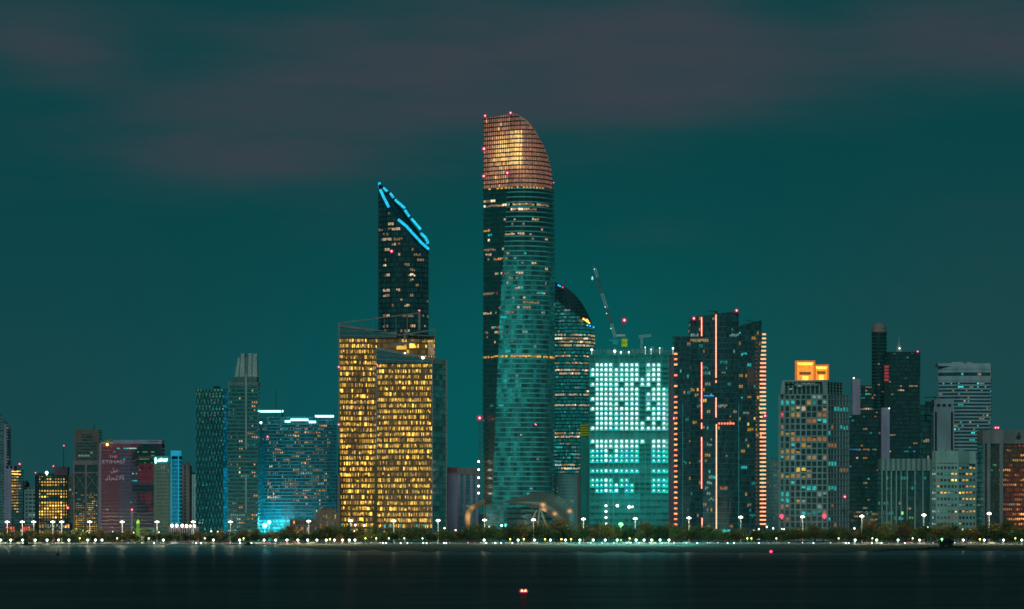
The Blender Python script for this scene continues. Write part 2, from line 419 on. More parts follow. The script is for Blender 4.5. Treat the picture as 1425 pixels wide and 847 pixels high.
for k in range(14): m.box(X(207+k*1.0, D), X(207.6+k*1.0, D), D-.95, D-.82, Z(615.0, D), Z(613.6, D))
m.build('fascia_lettering', dark, t)
m = MB(); m.ball((X(149.8, D), D-3, Z(618.6, D)), .9); m.build('floodlight', BULB_Y, t)
m = MB(); m.tube((X(149.8, D), D-2, Z(618.6, D)), (X(156, D), D, Z(614, D)), .25); m.box(X(147, D), X(156, D), D-1, D+3, Z(614.8, D), Z(611.5, D)); m.build('roof_cradle', wall('olive_metal', (.25, .2, .03)), t)
def text(name, s, px, py, h, D, mt, parent, font=None, ext=.1, width=None):
    cu = bpy.data.curves.new(name, 'FONT'); cu.body = s; cu.size = h*D/F; cu.extrude = ext; cu.align_x = 'LEFT'
    o = bpy.data.objects.new(name, cu); col.objects.link(o)
    dg = bpy.context.evaluated_depsgraph_get(); me = bpy.data.meshes.new_from_object(o.evaluated_get(dg))
    bpy.data.objects.remove(o)
    xs = [v.co.x for v in me.vertices]
    if not xs: return
    w = max(xs)-min(xs); k = (width*D/F/w) if width else 1; x0 = min(xs)
    O = wloc(parent)
    for v in me.vertices:
        x, y, z = v.co; v.co = (X(px, D)+(x-x0)*k-O.x, D-z-O.y, Z(py, D)+y-O.z)
    me.materials.clear(); me.materials.append(mt)
    ob = bpy.data.objects.new(name, me); col.objects.link(ob); ob.parent = parent; return ob
pt = emit('poster_letter', (.55, .48, .55), .34, .2)
text('poster_lettering', 'ETIHAD', 142.5, 644.5, 6.5, D-.7, pt, t, width=31)
text('poster_lettering', 'THE', 152, 637, 5, D-.7, pt, t, width=11)
text('poster_lettering', '\uFEDE\uFEF4\uFE9F', 154, 656.5, 9, D-.7, pt, t, width=11)      # presentation forms, laid left to right
text('poster_lettering', '\uFEA9\uFE8E\uFEA4\uFE97\uFEFB\uFE8D', 146, 668, 10, D-.7, pt, t, width=26)
# cyan striped office with the sign
D = 2740; pts = fp(215, 236.5, D, 24)
t = bldg('signed_office', 'grey office with a bright cyan side strip and lit rooftop sign', pts)
olive = wall('olive_concrete', (.22, .25, .20))
section(t, pts, G, Z(644, D), 22, [12, 6, 1, 6], band=olive, bh=1.5, bo=.35, pier=olive, pw=.45, po=.4, glow=(.002, .02, .02), capm=olive,
        lit=lambda e, c, f, px, py: ('white' if (648 < py < 660 and px > 221) else pick(.02, [('warm_lo', 1)])) if R.random() < .6 else None)
m = MB(); m.box(X(214.6, D), X(237, D), D-.6, D+23, Z(643.9, D), Z(634.5, D)); m.build('sign_wall', wall('teal_wall', (.04, .32, .30)), t)
m = MB(); m.box(X(215.8, D), X(217.7, D), D-1.1, D-.7, Z(644.3, D), Z(636.8, D))
def stroke(m, P, r=.28):
    for a, b in zip(P, P[1:]): m.tube((X(a[0], D), D-.9, Z(a[1], D)), (X(b[0], D), D-.9, Z(b[1], D)), r, n=6)
stroke(m, [(219, 641), (221, 641.3), (221.6, 638.8), (222.3, 641.4), (224, 641.2), (223.4, 639), (225, 637.6), (225.8, 641), (227.4, 641)], .42)
stroke(m, [(228.4, 638.4), (228.6, 641.2), (230, 641.2), (230.2, 638.6), (230.6, 641.3), (232.2, 640.6), (232.4, 637.8)], .42)
m.build('sign_lettering', emit('sign_glow', (.5, 1, 1), 4.5, 0), t)
p2 = fp(238.3, 249.3, D-2, 20)
section(t, p2, G, Z(634, D), 22, [6, 5, 1, 5], band=wall('cyan_wall', (.02, .34, .50)), bh=2.0, bo=.3, glow=(.0, .16, .26), pre='strip_', flick=.15, lit=None)
m = MB(); m.box(X(238, D), X(249.6, D), D-2.6, D+17, Z(634, D), Z(626.8, D)); m.build('strip_cap', emit('cyan_panel', (0, .52, .80), .48, .08), t)
m = MB()
for k in (238.0, 248.2): m.box(X(k, D), X(k+1.2, D), D-2.9, D-2.4, G, Z(634, D))
m.build('strip_edge', emit('cyan_panel', (0, .52, .80), .48, .08), t)
# brown apartments, beige, white frame
D = 2880; pts = fp(249, 263, D, 18); t = bldg('brown_flats', 'reddish brown flats with notched corners beside the cyan strip', pts)
section(t, pts, G, Z(647, D), 22, [5, 5, 1, 5], band=brown, bh=1.6, bo=.5, pier=pink, pw=1.6, po=.7, pe=2, glow=(.003, .015, .015),
        lit=lambda e, c, f, px, py: pick(.06, [('warm', 1), ('warm_lo', 1)]))
rooftop(t, 250, 262, D, 16, 647, 2, brown)
D = 2900; pts = fp(262.5, 268.5, D, 15); t = bldg('beige_block', 'narrow beige block beside the reddish brown flats', pts)
section(t, pts, G, Z(657, D), 20, [3, 3, 1, 3], band=olive, bh=1.3, bo=.4, glow=(.004, .02, .02), lit=lambda e, c, f, px, py: pick(.1, [('warm_lo', 1)]))
D = 2890; pts = fp(268, 274, D, 15); t = bldg('framed_block', 'white framed narrow block just left of the lattice tower', pts)
section(t, pts, G, Z(660, D), 20, [2, 3, 1, 3], band=conc, bh=1.0, bo=.4, pier=white, pw=.8, po=.6, glow=(.004, .02, .02), lit=lambda e, c, f, px, py: pick(.1, [('white_lo', 1)]))
# lattice tower
D = 2810; pts = fp3(273, 311, 318, D, 3, 16)
t = bldg('lattice_tower', 'teal tower wrapped in diagonal lattice with cyan edge light', pts)
def ll(e, c, f, px, py):
    if e == 1 and px > 311: return None
    if py < 590: return pick(.34 if py > 556 else .55, [('white_lo', 3), ('warm_lo', 1), ('cyan', 1), ('white', .6)])
    if py > 722: return pick(.35, [('white', 1), ('cyan', 1), ('green_lo', 1)])
    return pick(.14, [('cyan_lo', 2), ('cyan', 1), ('white_lo', 1), ('warm_lo', .6)])
def gl_lat(e, c, f, px, py):
    if e == 1: 
        k = .5+.9*(R.random() < .4)+(1.2 if py > 650 else 0); return (.0, .06*k, .10*k)
    return (.003, .058+.03*sm(580, 540, py), .064)
section(t, pts, G, Z(541, D), 48, [16, 4, 4, 4], band=tealband, bh=.35, bo=.15, glow=gl_lat, lit=ll, win=(.6, .6))
m = MB(); a = Vector((X(273, D+3), D+3)); b = Vector((X(311, D), D)); z0, z1 = G, Z(541, D)
nx, nz = 8, 12
for i in range(nx):
    for j in range(nz):
        p, q, r_ = a.lerp(b, i/nx), a.lerp(b, (i+.5)/nx), a.lerp(b, (i+1)/nx); za, zm, zb = lerp(z0, z1, j/nz), lerp(z0, z1, (j+.5)/nz), lerp(z0, z1, (j+1)/nz)
        for P_, Q_ in (((p, za), (q, zm)), ((r_, za), (q, zm)), ((p, zb), (q, zm)), ((r_, zb), (q, zm))):
            m.tube((P_[0].x, P_[0].y-.6, P_[1]), (Q_[0].x, Q_[0].y-.6, Q_[1]), .48, n=4)
m.build('diagonal_lattice', wall('dark_teal_metal', (.02, .08, .08)), t)
m = MB(); m.tube((X(296, D), D+8, Z(541, D)), (X(305, D), D+8, Z(541, D)), 2.2, n=10); m.build('roof_drum', dark, t)
# stepped crown tower
D = 2790; pts = fp(317.5, 358.5, D, 26)
t = bldg('crown_tower', 'dark green tower with a tapering grey stepped crown', pts)
def lc(e, c, f, px, py):
    if e == 0 and 331 < px < 336: return pick(.42, [('orange', 1.5), ('warm_hi', 1), ('warm', 1)])
    if e == 0 and 350 < px < 355: return pick(.20, [('orange', 1), ('warm', 1)])
    if py > 715: return pick(.40, [('cyan', 1), ('white', 1), ('white_lo', 2)])
    if px < 327 and py < 580: return pick(.45, [('cyan', 1), ('cyan_lo', 2)])
    return pick(.10, [('cyan_lo', 2), ('white_lo', 1), ('warm_lo', 1)])
section(t, pts, G, Z(536, D), 40, [14, 8, 1, 8], band=tealband, bh=.8, bo=.3, glow=(.002, .026, .026), lit=lc, win=(.6, .6), capm=grey)
for k in (341.4,):
    m = MB(); m.box(X(k, D), X(k+2.4, D), D-1.6, D-.4, Z(625, D), Z(520, D)); m.box(X(k, D), X(k+2.4, D), D-1.6, D-.4, G+20, Z(660, D)); m.build('fin', conc, t)
m = MB(); z = lambda p: Z(p, D)
m.box(X(317, D), X(359, D), D-.8, D+26.5, z(536), z(531.5)); m.build('cornice', grey, t)
m = MB(); m.box(X(317.5, D), X(358.8, D), D-.9, D-.3, z(643), z(640.5)); m.build('mid_cornice', grey, t)
m = MB(); m.box(X(324, D), X(357, D), D+1.5, D+24, z(531.5), z(524)); m.build('crown_base', wall('green_grey', (.10, .20, .19)), t)
for (a0, a1, b0, b1, yt) in ((326, 332, 330.5, 333.5, 497), (333, 340, 334.5, 339.5, 491), (345, 350, 345, 349.5, 491), (351, 357.5, 350.5, 356.5, 491.5)):
    m = MB(); m.frustum(X(a0, D), X(a1, D), D+2, D+22, z(524), X(b0, D), X(b1, D), D+6, D+18, z(yt)); m.build('crown_fin', conc, t)
m = MB(); m.frustum(X(330, D), X(356, D), D+5, D+20, z(524), X(335, D), X(355, D), D+8, D+17, z(497)); m.build('crown_core', grey, t)
# blue hotel
D = 2830; s_ = D/F
pl = [(358, D+8), (372, D+2), (392, D-1), (412, D-2), (435, D-1), (455, D+3), (468, D+9), (468, D+34), (358, D+34)]
pts = [(X(a, d), d) for a, d in pl]
t = bldg('blue_hotel', 'broad curved blue hotel with white neon strips along its roof', pts)
def lb(e, c, f, px, py):
    if py > 728 and px < 404: return pick(.85, [('cyan_hi', 2), ('cyan', 1)])
    if px < 371: return pick(.07, [('cyan', 1), ('warm_lo', 1)])
    d = min(abs(px-378), abs(px-398), abs(px-418), abs(px-448))
    k = .42 if py < 640 else .38
    if 628 < py < 634 and px < 445: k = .8
    if 596 < py < 602 and 408 < px < 446: k = .9
    if py > 700: k = .14
    if px > 458: k = .06
    if px > 405 and 640 < py < 690 and px < 455: k = .55
    return pick(k*(1.25 if math.sin(px*.23+1.7*math.sin(py*.11))*math.sin(py*.19+px*.05) > -.12 else .25), [('warm_lo', 4), ('orange_lo', 2), ('warm', 2), ('orange', 1.6), ('orange_hi', .4), ('warm_hi', .5), ('gold', .8), ('gold_lo', 1.4), ('white_lo', 1.2), ('white', .3), ('red_lo', .6), ('cyan', .4)])
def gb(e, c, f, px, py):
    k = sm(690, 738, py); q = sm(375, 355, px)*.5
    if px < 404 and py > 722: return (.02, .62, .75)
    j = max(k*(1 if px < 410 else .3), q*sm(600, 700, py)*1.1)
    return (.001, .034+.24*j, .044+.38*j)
hb = wall('blue_spandrel', (.10, .38, .45), .5)
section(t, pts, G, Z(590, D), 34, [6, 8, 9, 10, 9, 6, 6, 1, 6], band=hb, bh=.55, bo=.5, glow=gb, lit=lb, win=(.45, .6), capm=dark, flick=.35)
p3 = [(X(a, D+d), D+d) for a, d in ((360, 9), (400, 1), (428, 1), (464, 9), (464, 30), (360, 30))]
section(t, p3, Z(590, D)+.01, Z(580, D), 2, 3., band=hb, bh=.5, bo=.2, glow=(.003, .06, .07), pre='attic_', capm=dark)
for i, (a, b, y) in enumerate(((362.5, 391, 572.2), (392.5, 394, 572), (396.5, 404, 586.2), (404.5, 429, 584), (430, 439.5, 587), (438.5, 464.5, 579))):
    m = MB(); dd = D-1 if y > 580 else D+4
    m.box(X(a, dd), X(b, dd), dd-.3, dd+.3, Z(y+1.4, dd), Z(y-1.4, dd)); m.build('neon_strip', NEON_W, t)
    m = MB()
    for k in range(5):
        x = lerp(X(a, dd), X(b, dd), k/4); m.tube((x, dd+.8, Z(592, dd)), (x, dd+.8, Z(y, dd)), .15, n=5)
    m.build('strip_frame', metal_d, t)
for a, y in ((359.8, 579), (363, 588)):
    m = MB(); m.ball((X(a, D), D, Z(y, D)), .9); m.build('floodlight', BULB_C, t)
for a, y, r in ((374.5, 726.5, 1.7), (368.5, 731, 2.1)):
    m = MB(); m.ball((X(a, D-20), D-20, Z(y, D-20)), r*.85); m.tube((X(a, D-20), D-20, G), (X(a, D-20), D-20, Z(y+2, D-20)), .05); m.build('floodlight', emit('flood_cyan', (.2, 1, 1), 4, 0), t)
beacon(t, 372.5, 607.5, D-3, .7); mast(t, 384, 577, 540, D+15, .3)
m = MB(); m.box(X(465, D), X(472, D), D+12, D+30, G, Z(660, D)); m.build('rear_wing', grey, t)
# domed pavilion
D = 2720; pts = fp(441, 472, D, 18)
t = bldg('domed_pavilion', 'low brown domed pavilion with golden arched windows', pts)
section(t, pts, G, Z(713, D), 3, [8, 4, 1, 4], band=brown, bh=1.6, bo=.5, pier=brown, pw=1.1, po=.7, glow=(.02, .02, .01), win=(.6, .7), capm=brown,
        lit=lambda e, c, f, px, py: pick(.85, [('gold', 1), ('orange', 1), ('gold_lo', 2)]))
m = MB(); m.box(X(444, D), X(468, D), D+2, D+16, Z(713, D), Z(709.5, D)); m.build('upper_tier', brown, t)
m = MB(); m.lathe(X(456, D), D+9, [(5.2, Z(709.5, D)), (5.0, Z(708, D)), (3.8, Z(706.4, D)), (1.8, Z(705.5, D)), (.01, Z(705.2, D))], 18); m.build('dome', brown, t, smooth=True)
p4 = fp(404, 441, D+2, 12)
section(t, p4, G, Z(722, D), 3, [10, 3, 1, 3], band=brown, bh=1.3, bo=.4, pier=brown, pw=.7, po=.5, glow=(.02, .02, .02), pre='wing_', capm=brown,
        lit=lambda e, c, f, px, py: pick(.3, [('gold', 1), ('warm', 1), ('blue', .4)]))
# ================================================================ golden blocks and blade tower
frame = wall('rosy_frame', (.34, .27, .25)); gband = wall('bronze_spandrel', (.20, .12, .05), .6)
gold_pal = [('gold_hi', 1.5), ('gold', 4), ('gold_lo', 4), ('warm', .4), ('orange_lo', .6)]
def gold_lit(top_, p=.90):
    rowk = {}
    def fn(e, c, f, px, py):
        if py < top_: return None
        if f not in rowk: rowk[f] = R.choice([.9, 1, 1.05, .62, 1.0, .42, .85])
        if py > 728: 
            if R.random() < .25: return 'cyan'
        q = p*rowk[f]*(.42+.72*math.sin(c*.33+f*.21+1.5*math.sin(f*.5))**2+.12*math.sin(c*1.9))
        if R.random() < .16: k = pick(1, gold_pal); return [k]
        return [pick(q, gold_pal) for _ in range(3)]
    return fn
def gold_glow(top_):
    def fn(e, c, f, px, py):
        return (.072, .038, .009) if py > top_ else (.006, .03, .03)
    return fn
D = 2900; ptA = fp3(471.5, 474, 606, D, 10, 6)
t = bldg('left_golden_block', 'left of two golden office blocks, with sloping open roof screen', ptA)
section(t, ptA, G, Z(470, D), 36, [3, 36, 4, 8], band=gband, bh=.75, bo=.3, glow=gold_glow(471), win=(.86, .75),
        lit=lambda e, c, f, px, py, g=gold_lit(471): g(e, c, f, px, py) if (px < 526 or 560 < px < 606 and py < 505 and R.random() < .5) else None, capm=dark, flick=.5)
scr = MB(); 
def slat_wall(m, D, x0, x1, yb0, yb1, yt0, yt1, thick=.5):
    m.hexa([(X(x0, D), D, Z(yb0, D)), (X(x1, D), D, Z(yb1, D)), (X(x1, D), D+thick, Z(yb1, D)), (X(x0, D), D+thick, Z(yb0, D))],
           [(X(x0, D), D, Z(yt0, D)), (X(x1, D), D, Z(yt1, D)), (X(x1, D), D+thick, Z(yt1, D)), (X(x0, D), D+thick, Z(yt0, D))])
m = MB(); slat_wall(m, D-.5, 472, 552, 470, 470, 450, 463); 
so = m.build('roof_screen', glass('screen_glass', (.03, .06, .06)), t, 'glow')
for a in so.data.color_attributes['glow'].data: a.color = (.004, .030, .032, 1)
for (x0, x1, a0, a1, th, nm) in ((472, 585, 449, 434.5, 1.2, 'screen_rail'), (472, 553, 451.5, 463.5, 2.4, 'screen_rail'), (472, 552, 459.5, 460.5+1, .7, 'screen_rail'), (472, 552, 466.5, 467.5, .7, 'screen_rail'), (561, 606, 465, 457.5, 1.4, 'screen_rail'), (545, 606, 478, 471, 1.3, 'screen_rail'), (575, 606, 465.5, 467, .8, 'screen_rail')):
    m = MB(); DD = D-1.2; slat_wall(m, DD, x0, x1, a0+th, a1+th, a0-th*.3, a1-th*.3); m.build(nm, frame, t)
m = MB()
for k in range(8): 
    x = 472+16*k-k*.3; yt = lerp(449, 434.5, (x-472)/113)
    if x < 586: m.box(X(x, D), X(x+.8, D), D+.2, D+.7, Z(470, D), Z(yt, D))
m.box(X(471, D), X(473, D), D-1.5, D-.7, G, Z(449, D)); m.box(X(604.5, D), X(606.2, D), D-1.5, D-.7, Z(510, D), Z(457.5, D)); m.box(X(562, D), X(565, D), D-1.4, D-.7, Z(474, D), Z(463, D)); m.box(X(582, D), X(585, D), D-1.4, D-.7, Z(459, D), Z(435, D))
m.build('screen_post', frame, t)
m = MB(); m.box(X(552, D), X(604, D), D+3, D+14, Z(470.0, D), Z(466, D)); m.build('plant_room', dark, t)
beacon(t, 471.5, 510.5, D-12, .75); beacon(t, 471.5, 590.5, D-12, .75); beacon(t, 583.5, 432, D-1, .6)
m = MB(); m.box(X(570, D), X(577, D), D-1.3, D-1, Z(484, D), Z(478, D)); m.build('lit_opening', EM['gold_hi'], t)
m = MB(); m.box(X(552, D), X(566, D), D-1.3, D-1, Z(486, D), Z(481, D)); m.build('lit_opening', EM['gold'], t)
m = MB(); m.box(X(596, D), X(604, D), D-1.3, D-1, Z(494, D), Z(477, D)); m.build('lit_opening', EM['warm_lo'], t)
D = 2780; ptB = fp3(524, 602, 620.5, D, 2, 22)
t = bldg('right_golden_block', 'right of two golden office blocks, with dark banded flank', ptB)
def glowB(e, c, f, px, py):
    if e == 1 or px > 602: return (.003, .035, .035)
    return (.072, .038, .009) if py > 507 else (.006, .03, .03)
gB = gold_lit(507, .90)
section(t, ptB, G, Z(505, D), 31, [30, 4, 4, 4], band=gband, bh=.8, bo=.3, glow=glowB, win=(.86, .75),
        lit=lambda e, c, f, px, py: gB(e, c, f, px, py) if e == 0 and not (R.random() < .25 and py < 530) else None, capm=dark)
m = MB()
for f in range(31):
    z_ = lerp(G, Z(505, D), f/31)
    a, b = ptB[1], ptB[2]; m.tube((a[0]+.5, a[1]-.3, z_+.4), (b[0]+.5, b[1]-.3, z_+.4), .28, n=4)
m.build('flank_band', wall('grey_green_band', (.25, .34, .32)), t)
m = MB(); slat_wall(m, D-.6, 524, 603, 505, 505, 486, 498)
so = m.build('roof_screen', MAT['screen_glass'], t, 'glow')
for a in so.data.color_attributes['glow'].data: a.color = (.004, .030, .032, 1)
for (x0, x1, a0, a1, th) in ((524, 604, 483.5, 499.0, 2.6), (524, 603, 493, 494+4, .6), (524, 603, 499.5, 503, .6), (534, 575, 480.5, 476.5, 1.0)):
    m = MB(); slat_wall(m, D-1.3, x0, x1, a0+th, a1+th, a0-th*.3, a1-th*.3); m.build('screen_rail', frame, t)
m = MB(); m.hexa([(ptB[1][0], ptB[1][1]-1, Z(504, D)), (ptB[2][0]+.3, ptB[2][1]-1, Z(504, D)), (ptB[2][0]+.3, ptB[2][1], Z(504, D)), (ptB[1][0], ptB[1][1], Z(504, D))],
                 [(ptB[1][0], ptB[1][1]-1, Z(498, D)), (ptB[2][0]+.3, ptB[2][1]-1, Z(500, D)), (ptB[2][0]+.3, ptB[2][1], Z(500, D)), (ptB[1][0], ptB[1][1], Z(498, D))]); m.build('flank_rail', frame, t)
m = MB(); m.box(X(523.2, D+1), X(525, D+1), D+.2, D+1, G, Z(484, D)); m.box(ptB[2][0]-.2, ptB[2][0]+.9, ptB[2][1]-1, ptB[2][1]+.3, G, Z(500, D)); m.box(X(601, D), X(602.2, D), D-1, D-.3, G, Z(500, D)); m.build('corner_post', frame, t)
m = MB()
for k in range(12):
    y0_, y1_ = lerp(640, 742, k/12), lerp(640, 742, (k+1)/12); o = lambda y: 3.2*sm(640, 742, y)
    slat_wall(m, D-2-k*.25, 524-o(y0_)-2.0, 524-o(y0_)+1.5+o(y0_)*.8, y1_, y1_, y0_, y0_, 1)
m.build('curved_buttress', gband, t)
m = MB(); m.ball((X(588.5, D-2), D-2, Z(497.5, D-2)), 1.0); m.build('floodlight', BULB, t); m = MB(); m.ball((X(563.5, D-2), D-2, Z(491, D-2)), .5); m.build('floodlight', BULB, t)
beacon(t, 523.5, 506.5, D-4, .5)
# blade tower
D = 3050; s_ = D/F
pl = [(527, D+8), (533, D+1), (545, D-4), (560, D-6), (578, D-3), (590, D+3), (596, D+12), (590, D+24), (570, D+32), (545, D+28), (530, D+18)]
pts = [(X(a, d), d) for a, d in pl]
t = bldg('blade_tower', 'tall dark tower with slanted top outlined in blue neon', pts)
def tb(x, y):
    p = PX(x, y); d = y-D
    return Z(253+(p-527)*1.362+18*sm(14, -4, d)-4*0-6*sm(14, 30, d), y)
def lbl(e, c, f, px, py):
    if px < 534: return pick(.08, [('warm_lo', 1)])
    if f % 3 and R.random() < .6: return None
    return pick(.52 if py > 300 else .85, [('warm', 3), ('warm_lo', 3), ('orange_lo', 1), ('warm_hi', .35)])
rowb = {}
def lbl2(e, c, f, px, py):
    key = (f//1, int(px//9)); 
    if key not in rowb: rowb[key] = R.random() < (.27 if py > 300 else .5)
    return lbl(e, c, f-f % 3, px, py) if rowb[key] else None
section(t, pts, G, Z(252, D), 70, [3, 5, 5, 7, 5, 3, 2, 2, 2, 2, 2], band=dark, bh=.7, bo=.2, top=tb, glow=(.0015, .016, .017), lit=lbl2, win=(.8, .62), capm=dark,
        pier=metal_d, pw=.25, po=.3, pe=2)
for (a, b) in (((528, 253.5), (528, 262)), ((533, 261), (539, 266)), ((543, 268.5), (547.5, 275)), ((549.5, 277.5), (563.5, 289.5)), ((563.5, 292), (569.5, 301)), ((572.5, 304), (585.5, 319))):
    m = MB(); d0 = D+14; m.tube((X(a[0], d0), d0, Z(a[1], d0)), (X(b[0], d0), d0, Z(b[1], d0)), 1.0, n=8); m.build('neon_tube', NEON_B, t)
for P_ in ([(586.2, 325), (592, 330), (595, 336), (595.3, 339)], [(529, 263.5), (533, 272), (541, 288)], [(554, 305), (566, 315), (574, 324), (587, 338), (596, 346)]):
    m = MB(); d0 = D-5
    for a, b in zip(P_, P_[1:]):
        q0 = D+lerp(0, -5, sm(527, 545, a[0]))+lerp(0, 12, sm(580, 596, a[0]))-1.5; q1 = D+lerp(0, -5, sm(527, 545, b[0]))+lerp(0, 12, sm(580, 596, b[0]))-1.5
        m.tube((X(a[0], q0), q0, Z(a[1], q0)), (X(b[0], q1), q1, Z(b[1], q1)), 1.05, n=8)
    m.build('neon_tube', NEON_B, t)
beacon(t, 545, 349.5, D-7, 1.0)
# flats behind, between golden block and main tower
D = 3060; pts = fp(621, 640, D, 20)
t = bldg('pinkish_flats', 'pinkish flats with a dim red roof edge right of the golden blocks', pts)
section(t, pts, G, Z(657, D), 22, [6, 5, 1, 5], band=lilac, bh=1.7, bo=.3, pier=lilac, pw=1.4, po=.4, glow=(.003, .03, .032), lit=lambda e, c, f, px, py: pick(.02, [('cyan', 1)]))
m = MB(); m.box(X(621, D), X(640.4, D), D-.8, D+20, Z(657, D), Z(650, D)); m.build('parapet', wall('rose_wall', (.45, .10, .16)), t)
D = 3000; pts = fp(638, 664.5, D, 20)
t = bldg('ribbed_flats', 'teal and lilac ribbed flats just left of the tallest tower', pts)
section(t, pts, G, Z(660, D), 21, [9, 5, 1, 5], band=tealband, bh=.8, bo=.25, pier=lilac, pw=1.8, po=.6, pe=3, glow=(.003, .04, .045), lit=lambda e, c, f, px, py: pick(.05, [('cyan', 1), ('white_lo', 1)]))
m = MB(); m.box(X(636, D), X(665, D), D-.9, D+20, Z(660, D), Z(651, D)); m.build('parapet', pink, t)
# ================================================================ main tower
D = 2800; s_ = D/F
pl = [(673, D+14), (703, D-3), (711, D-6.5), (720, D-8), (730, D-8), (740, D-6.5), (750, D-2.5), (758, D+2.5), (764, D+9), (769, D+18), (771, D+28), (768, D+42), (740, D+52), (700, D+52), (676, D+36)]
pts = [(X(a, d), d) for a, d in pl]
t = bldg('tallest_tower', 'tallest curved glass tower with glowing bronze crown', pts)
def wpm(x, y, z):
    p = PX(x, y); py = PY(z, D); w = max(0, 1-abs(p-703)/(30 if p < 703 else 45))
    sh = interp([(158, 8), (262, 4), (430, -7), (600, -14), (745, -20)], py)
    bulge = interp([(262, -1.), (330, .6), (480, 1.0), (640, .2), (745, -2.)], py)
    return (x+sh*w*s_+bulge*s_*sm(740, 772, p)-.8*s_*sm(690, 673, p)*sm(300, 600, py), y)
def tpm(x, y):
    p = PX(x, y)
    return Z(interp([(673, 162), (703, 158.7), (712, 159), (722, 164), (732, 170), (741, 179), (750, 190), (758, 204), (764, 218), (768, 234), (771, 256), (773, 262)], p), D)
ZC = Z(262, D)
def gm(e, c, f, px, py):  # city uplight painted as emission: left face dark, curved face bright
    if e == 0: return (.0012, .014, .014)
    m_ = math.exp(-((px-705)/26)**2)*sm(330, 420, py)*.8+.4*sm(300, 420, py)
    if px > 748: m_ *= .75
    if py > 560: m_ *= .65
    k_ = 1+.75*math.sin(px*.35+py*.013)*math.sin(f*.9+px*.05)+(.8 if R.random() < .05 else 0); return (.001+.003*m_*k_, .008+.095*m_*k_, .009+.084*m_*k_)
def lm(e, c, f, px, py):
    if 280 < py < 292: return pick(.95, [('warm', 3), ('orange_lo', 1), ('warm_hi', 1.5), ('warm_lo', 2)]) if (px < 694 or (py > 284 and px < 764)) else None
    if 494 < py < 502: return pick(.8, [('orange', 2), ('gold', 2), ('gold_lo', 2)])
    if e == 0 and 320 < py < 482: return pick(.30 if (f//2) % 2 else .08, [('warm', 2), ('orange', 1.5), ('warm_lo', 2), ('warm_hi', .6), ('red_lo', .3), ('cyan', .5)])
    if 321 < py < 331 and px < 725: return pick(.6, [('warm', 1), ('orange', 1)])
    if 696 < px < 760 and 300 < py < 440: return pick(.13, [('warm', 2), ('warm_lo', 2), ('gold_lo', 1), ('cyan', 1), ('white_lo', 1)])
    if e == 0: return pick(.008, [('cyan_lo', 1), ('warm_lo', 1)])
    return pick(.012, [('cyan', 1), ('warm_lo', 1), ('white_lo', 1)])
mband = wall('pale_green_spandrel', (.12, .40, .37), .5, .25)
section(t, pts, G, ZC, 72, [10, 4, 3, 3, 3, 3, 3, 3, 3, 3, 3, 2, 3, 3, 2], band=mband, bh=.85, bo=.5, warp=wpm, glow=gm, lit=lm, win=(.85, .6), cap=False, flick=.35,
        btint=lambda e, f, px, py: (.22, .42, .42) if e in (0, 14) else ((1.15, 1.35, 1.35) if px < 750 else (1.5, 1.35, 1.35)))  # band tint repeats the painted light, darker on the shaded left face
def gcr(e, c, f, px, py):
    """bronze crown lit from within: hall lights strongest by the corner"""
    b = .08+.12*sm(165, 255, py)
    if e == 0:
        b += 1.05*math.exp(-((px-702)/11)**2-((py-212)/30)**2)+.35*math.exp(-((px-690)/12)**2-((py-215)/36)**2)
        if R.random() < .05: b += .6
        if R.random() < .12: b *= .5
    else:
        b += 1.25*sm(729, 724, px)*sm(176, 188, py)*sm(244, 222, py)+.22*math.exp(-((px-728)/16)**2-((py-215)/34)**2)
        b *= .78 if c % 2 else 1.1
    b *= .8+.4*R.random(); w_ = min(1, b); return (.13+.85*b, .064+.33*b+.20*b*w_*w_, .050+.15*b)
section(t, pts, ZC+.02, Z(158, D), 17, [13, 5, 4, 4, 4, 5, 5, 4, 4, 3, 3, 2, 3, 3, 2], band=wall('bronze_mullion', (.10, .07, .065), .4), bh=.95, bo=.35, warp=wpm, top=tpm, glow=gcr, pre='crown_',
        pier=wall('rosy_mullion', (.18, .13, .12), .4), pw=.22, po=.3, capm=dark, flick=.15)
m = MB()
for e in range(0, 10):
    for k in range(6 if e == 0 else 2):
        if R.random() < .8:
            n_ = (6 if e == 0 else 2); a, b = Vector(pts[e]), Vector(pts[e+1]); p = a.lerp(b, (k+.2)/n_); q = a.lerp(b, (k+.75)/n_)
            z_ = ZC-.2
            p = wpm(p.x, p.y, z_); q = wpm(q.x, q.y, z_)
            m.hexa([(p[0], p[1]-.75, z_), (q[0], q[1]-.75, z_), (q[0], q[1]-.5, z_), (p[0], p[1]-.5, z_)], [(p[0], p[1]-.75, z_+.9), (q[0], q[1]-.75, z_+.9), (q[0], q[1]-.5, z_+.9), (p[0], p[1]-.5, z_+.9)])
m.build('crown_light_line', EM['gold'], t)
for a, y, d, r in ((675, 161, D+12, .8), (710.5, 157, D-5, .85), (673.5, 207, D+10, 1.1), (673.2, 245, D+10, .95), (706, 240.5, D-5.5, 1.0), (770.5, 254, D+12, .35), (745, 691-101, D-8, .5), (725, 605, D-10, .4), (746, 591, D-8, .45)):
    beacon(t, a, y, d, r)
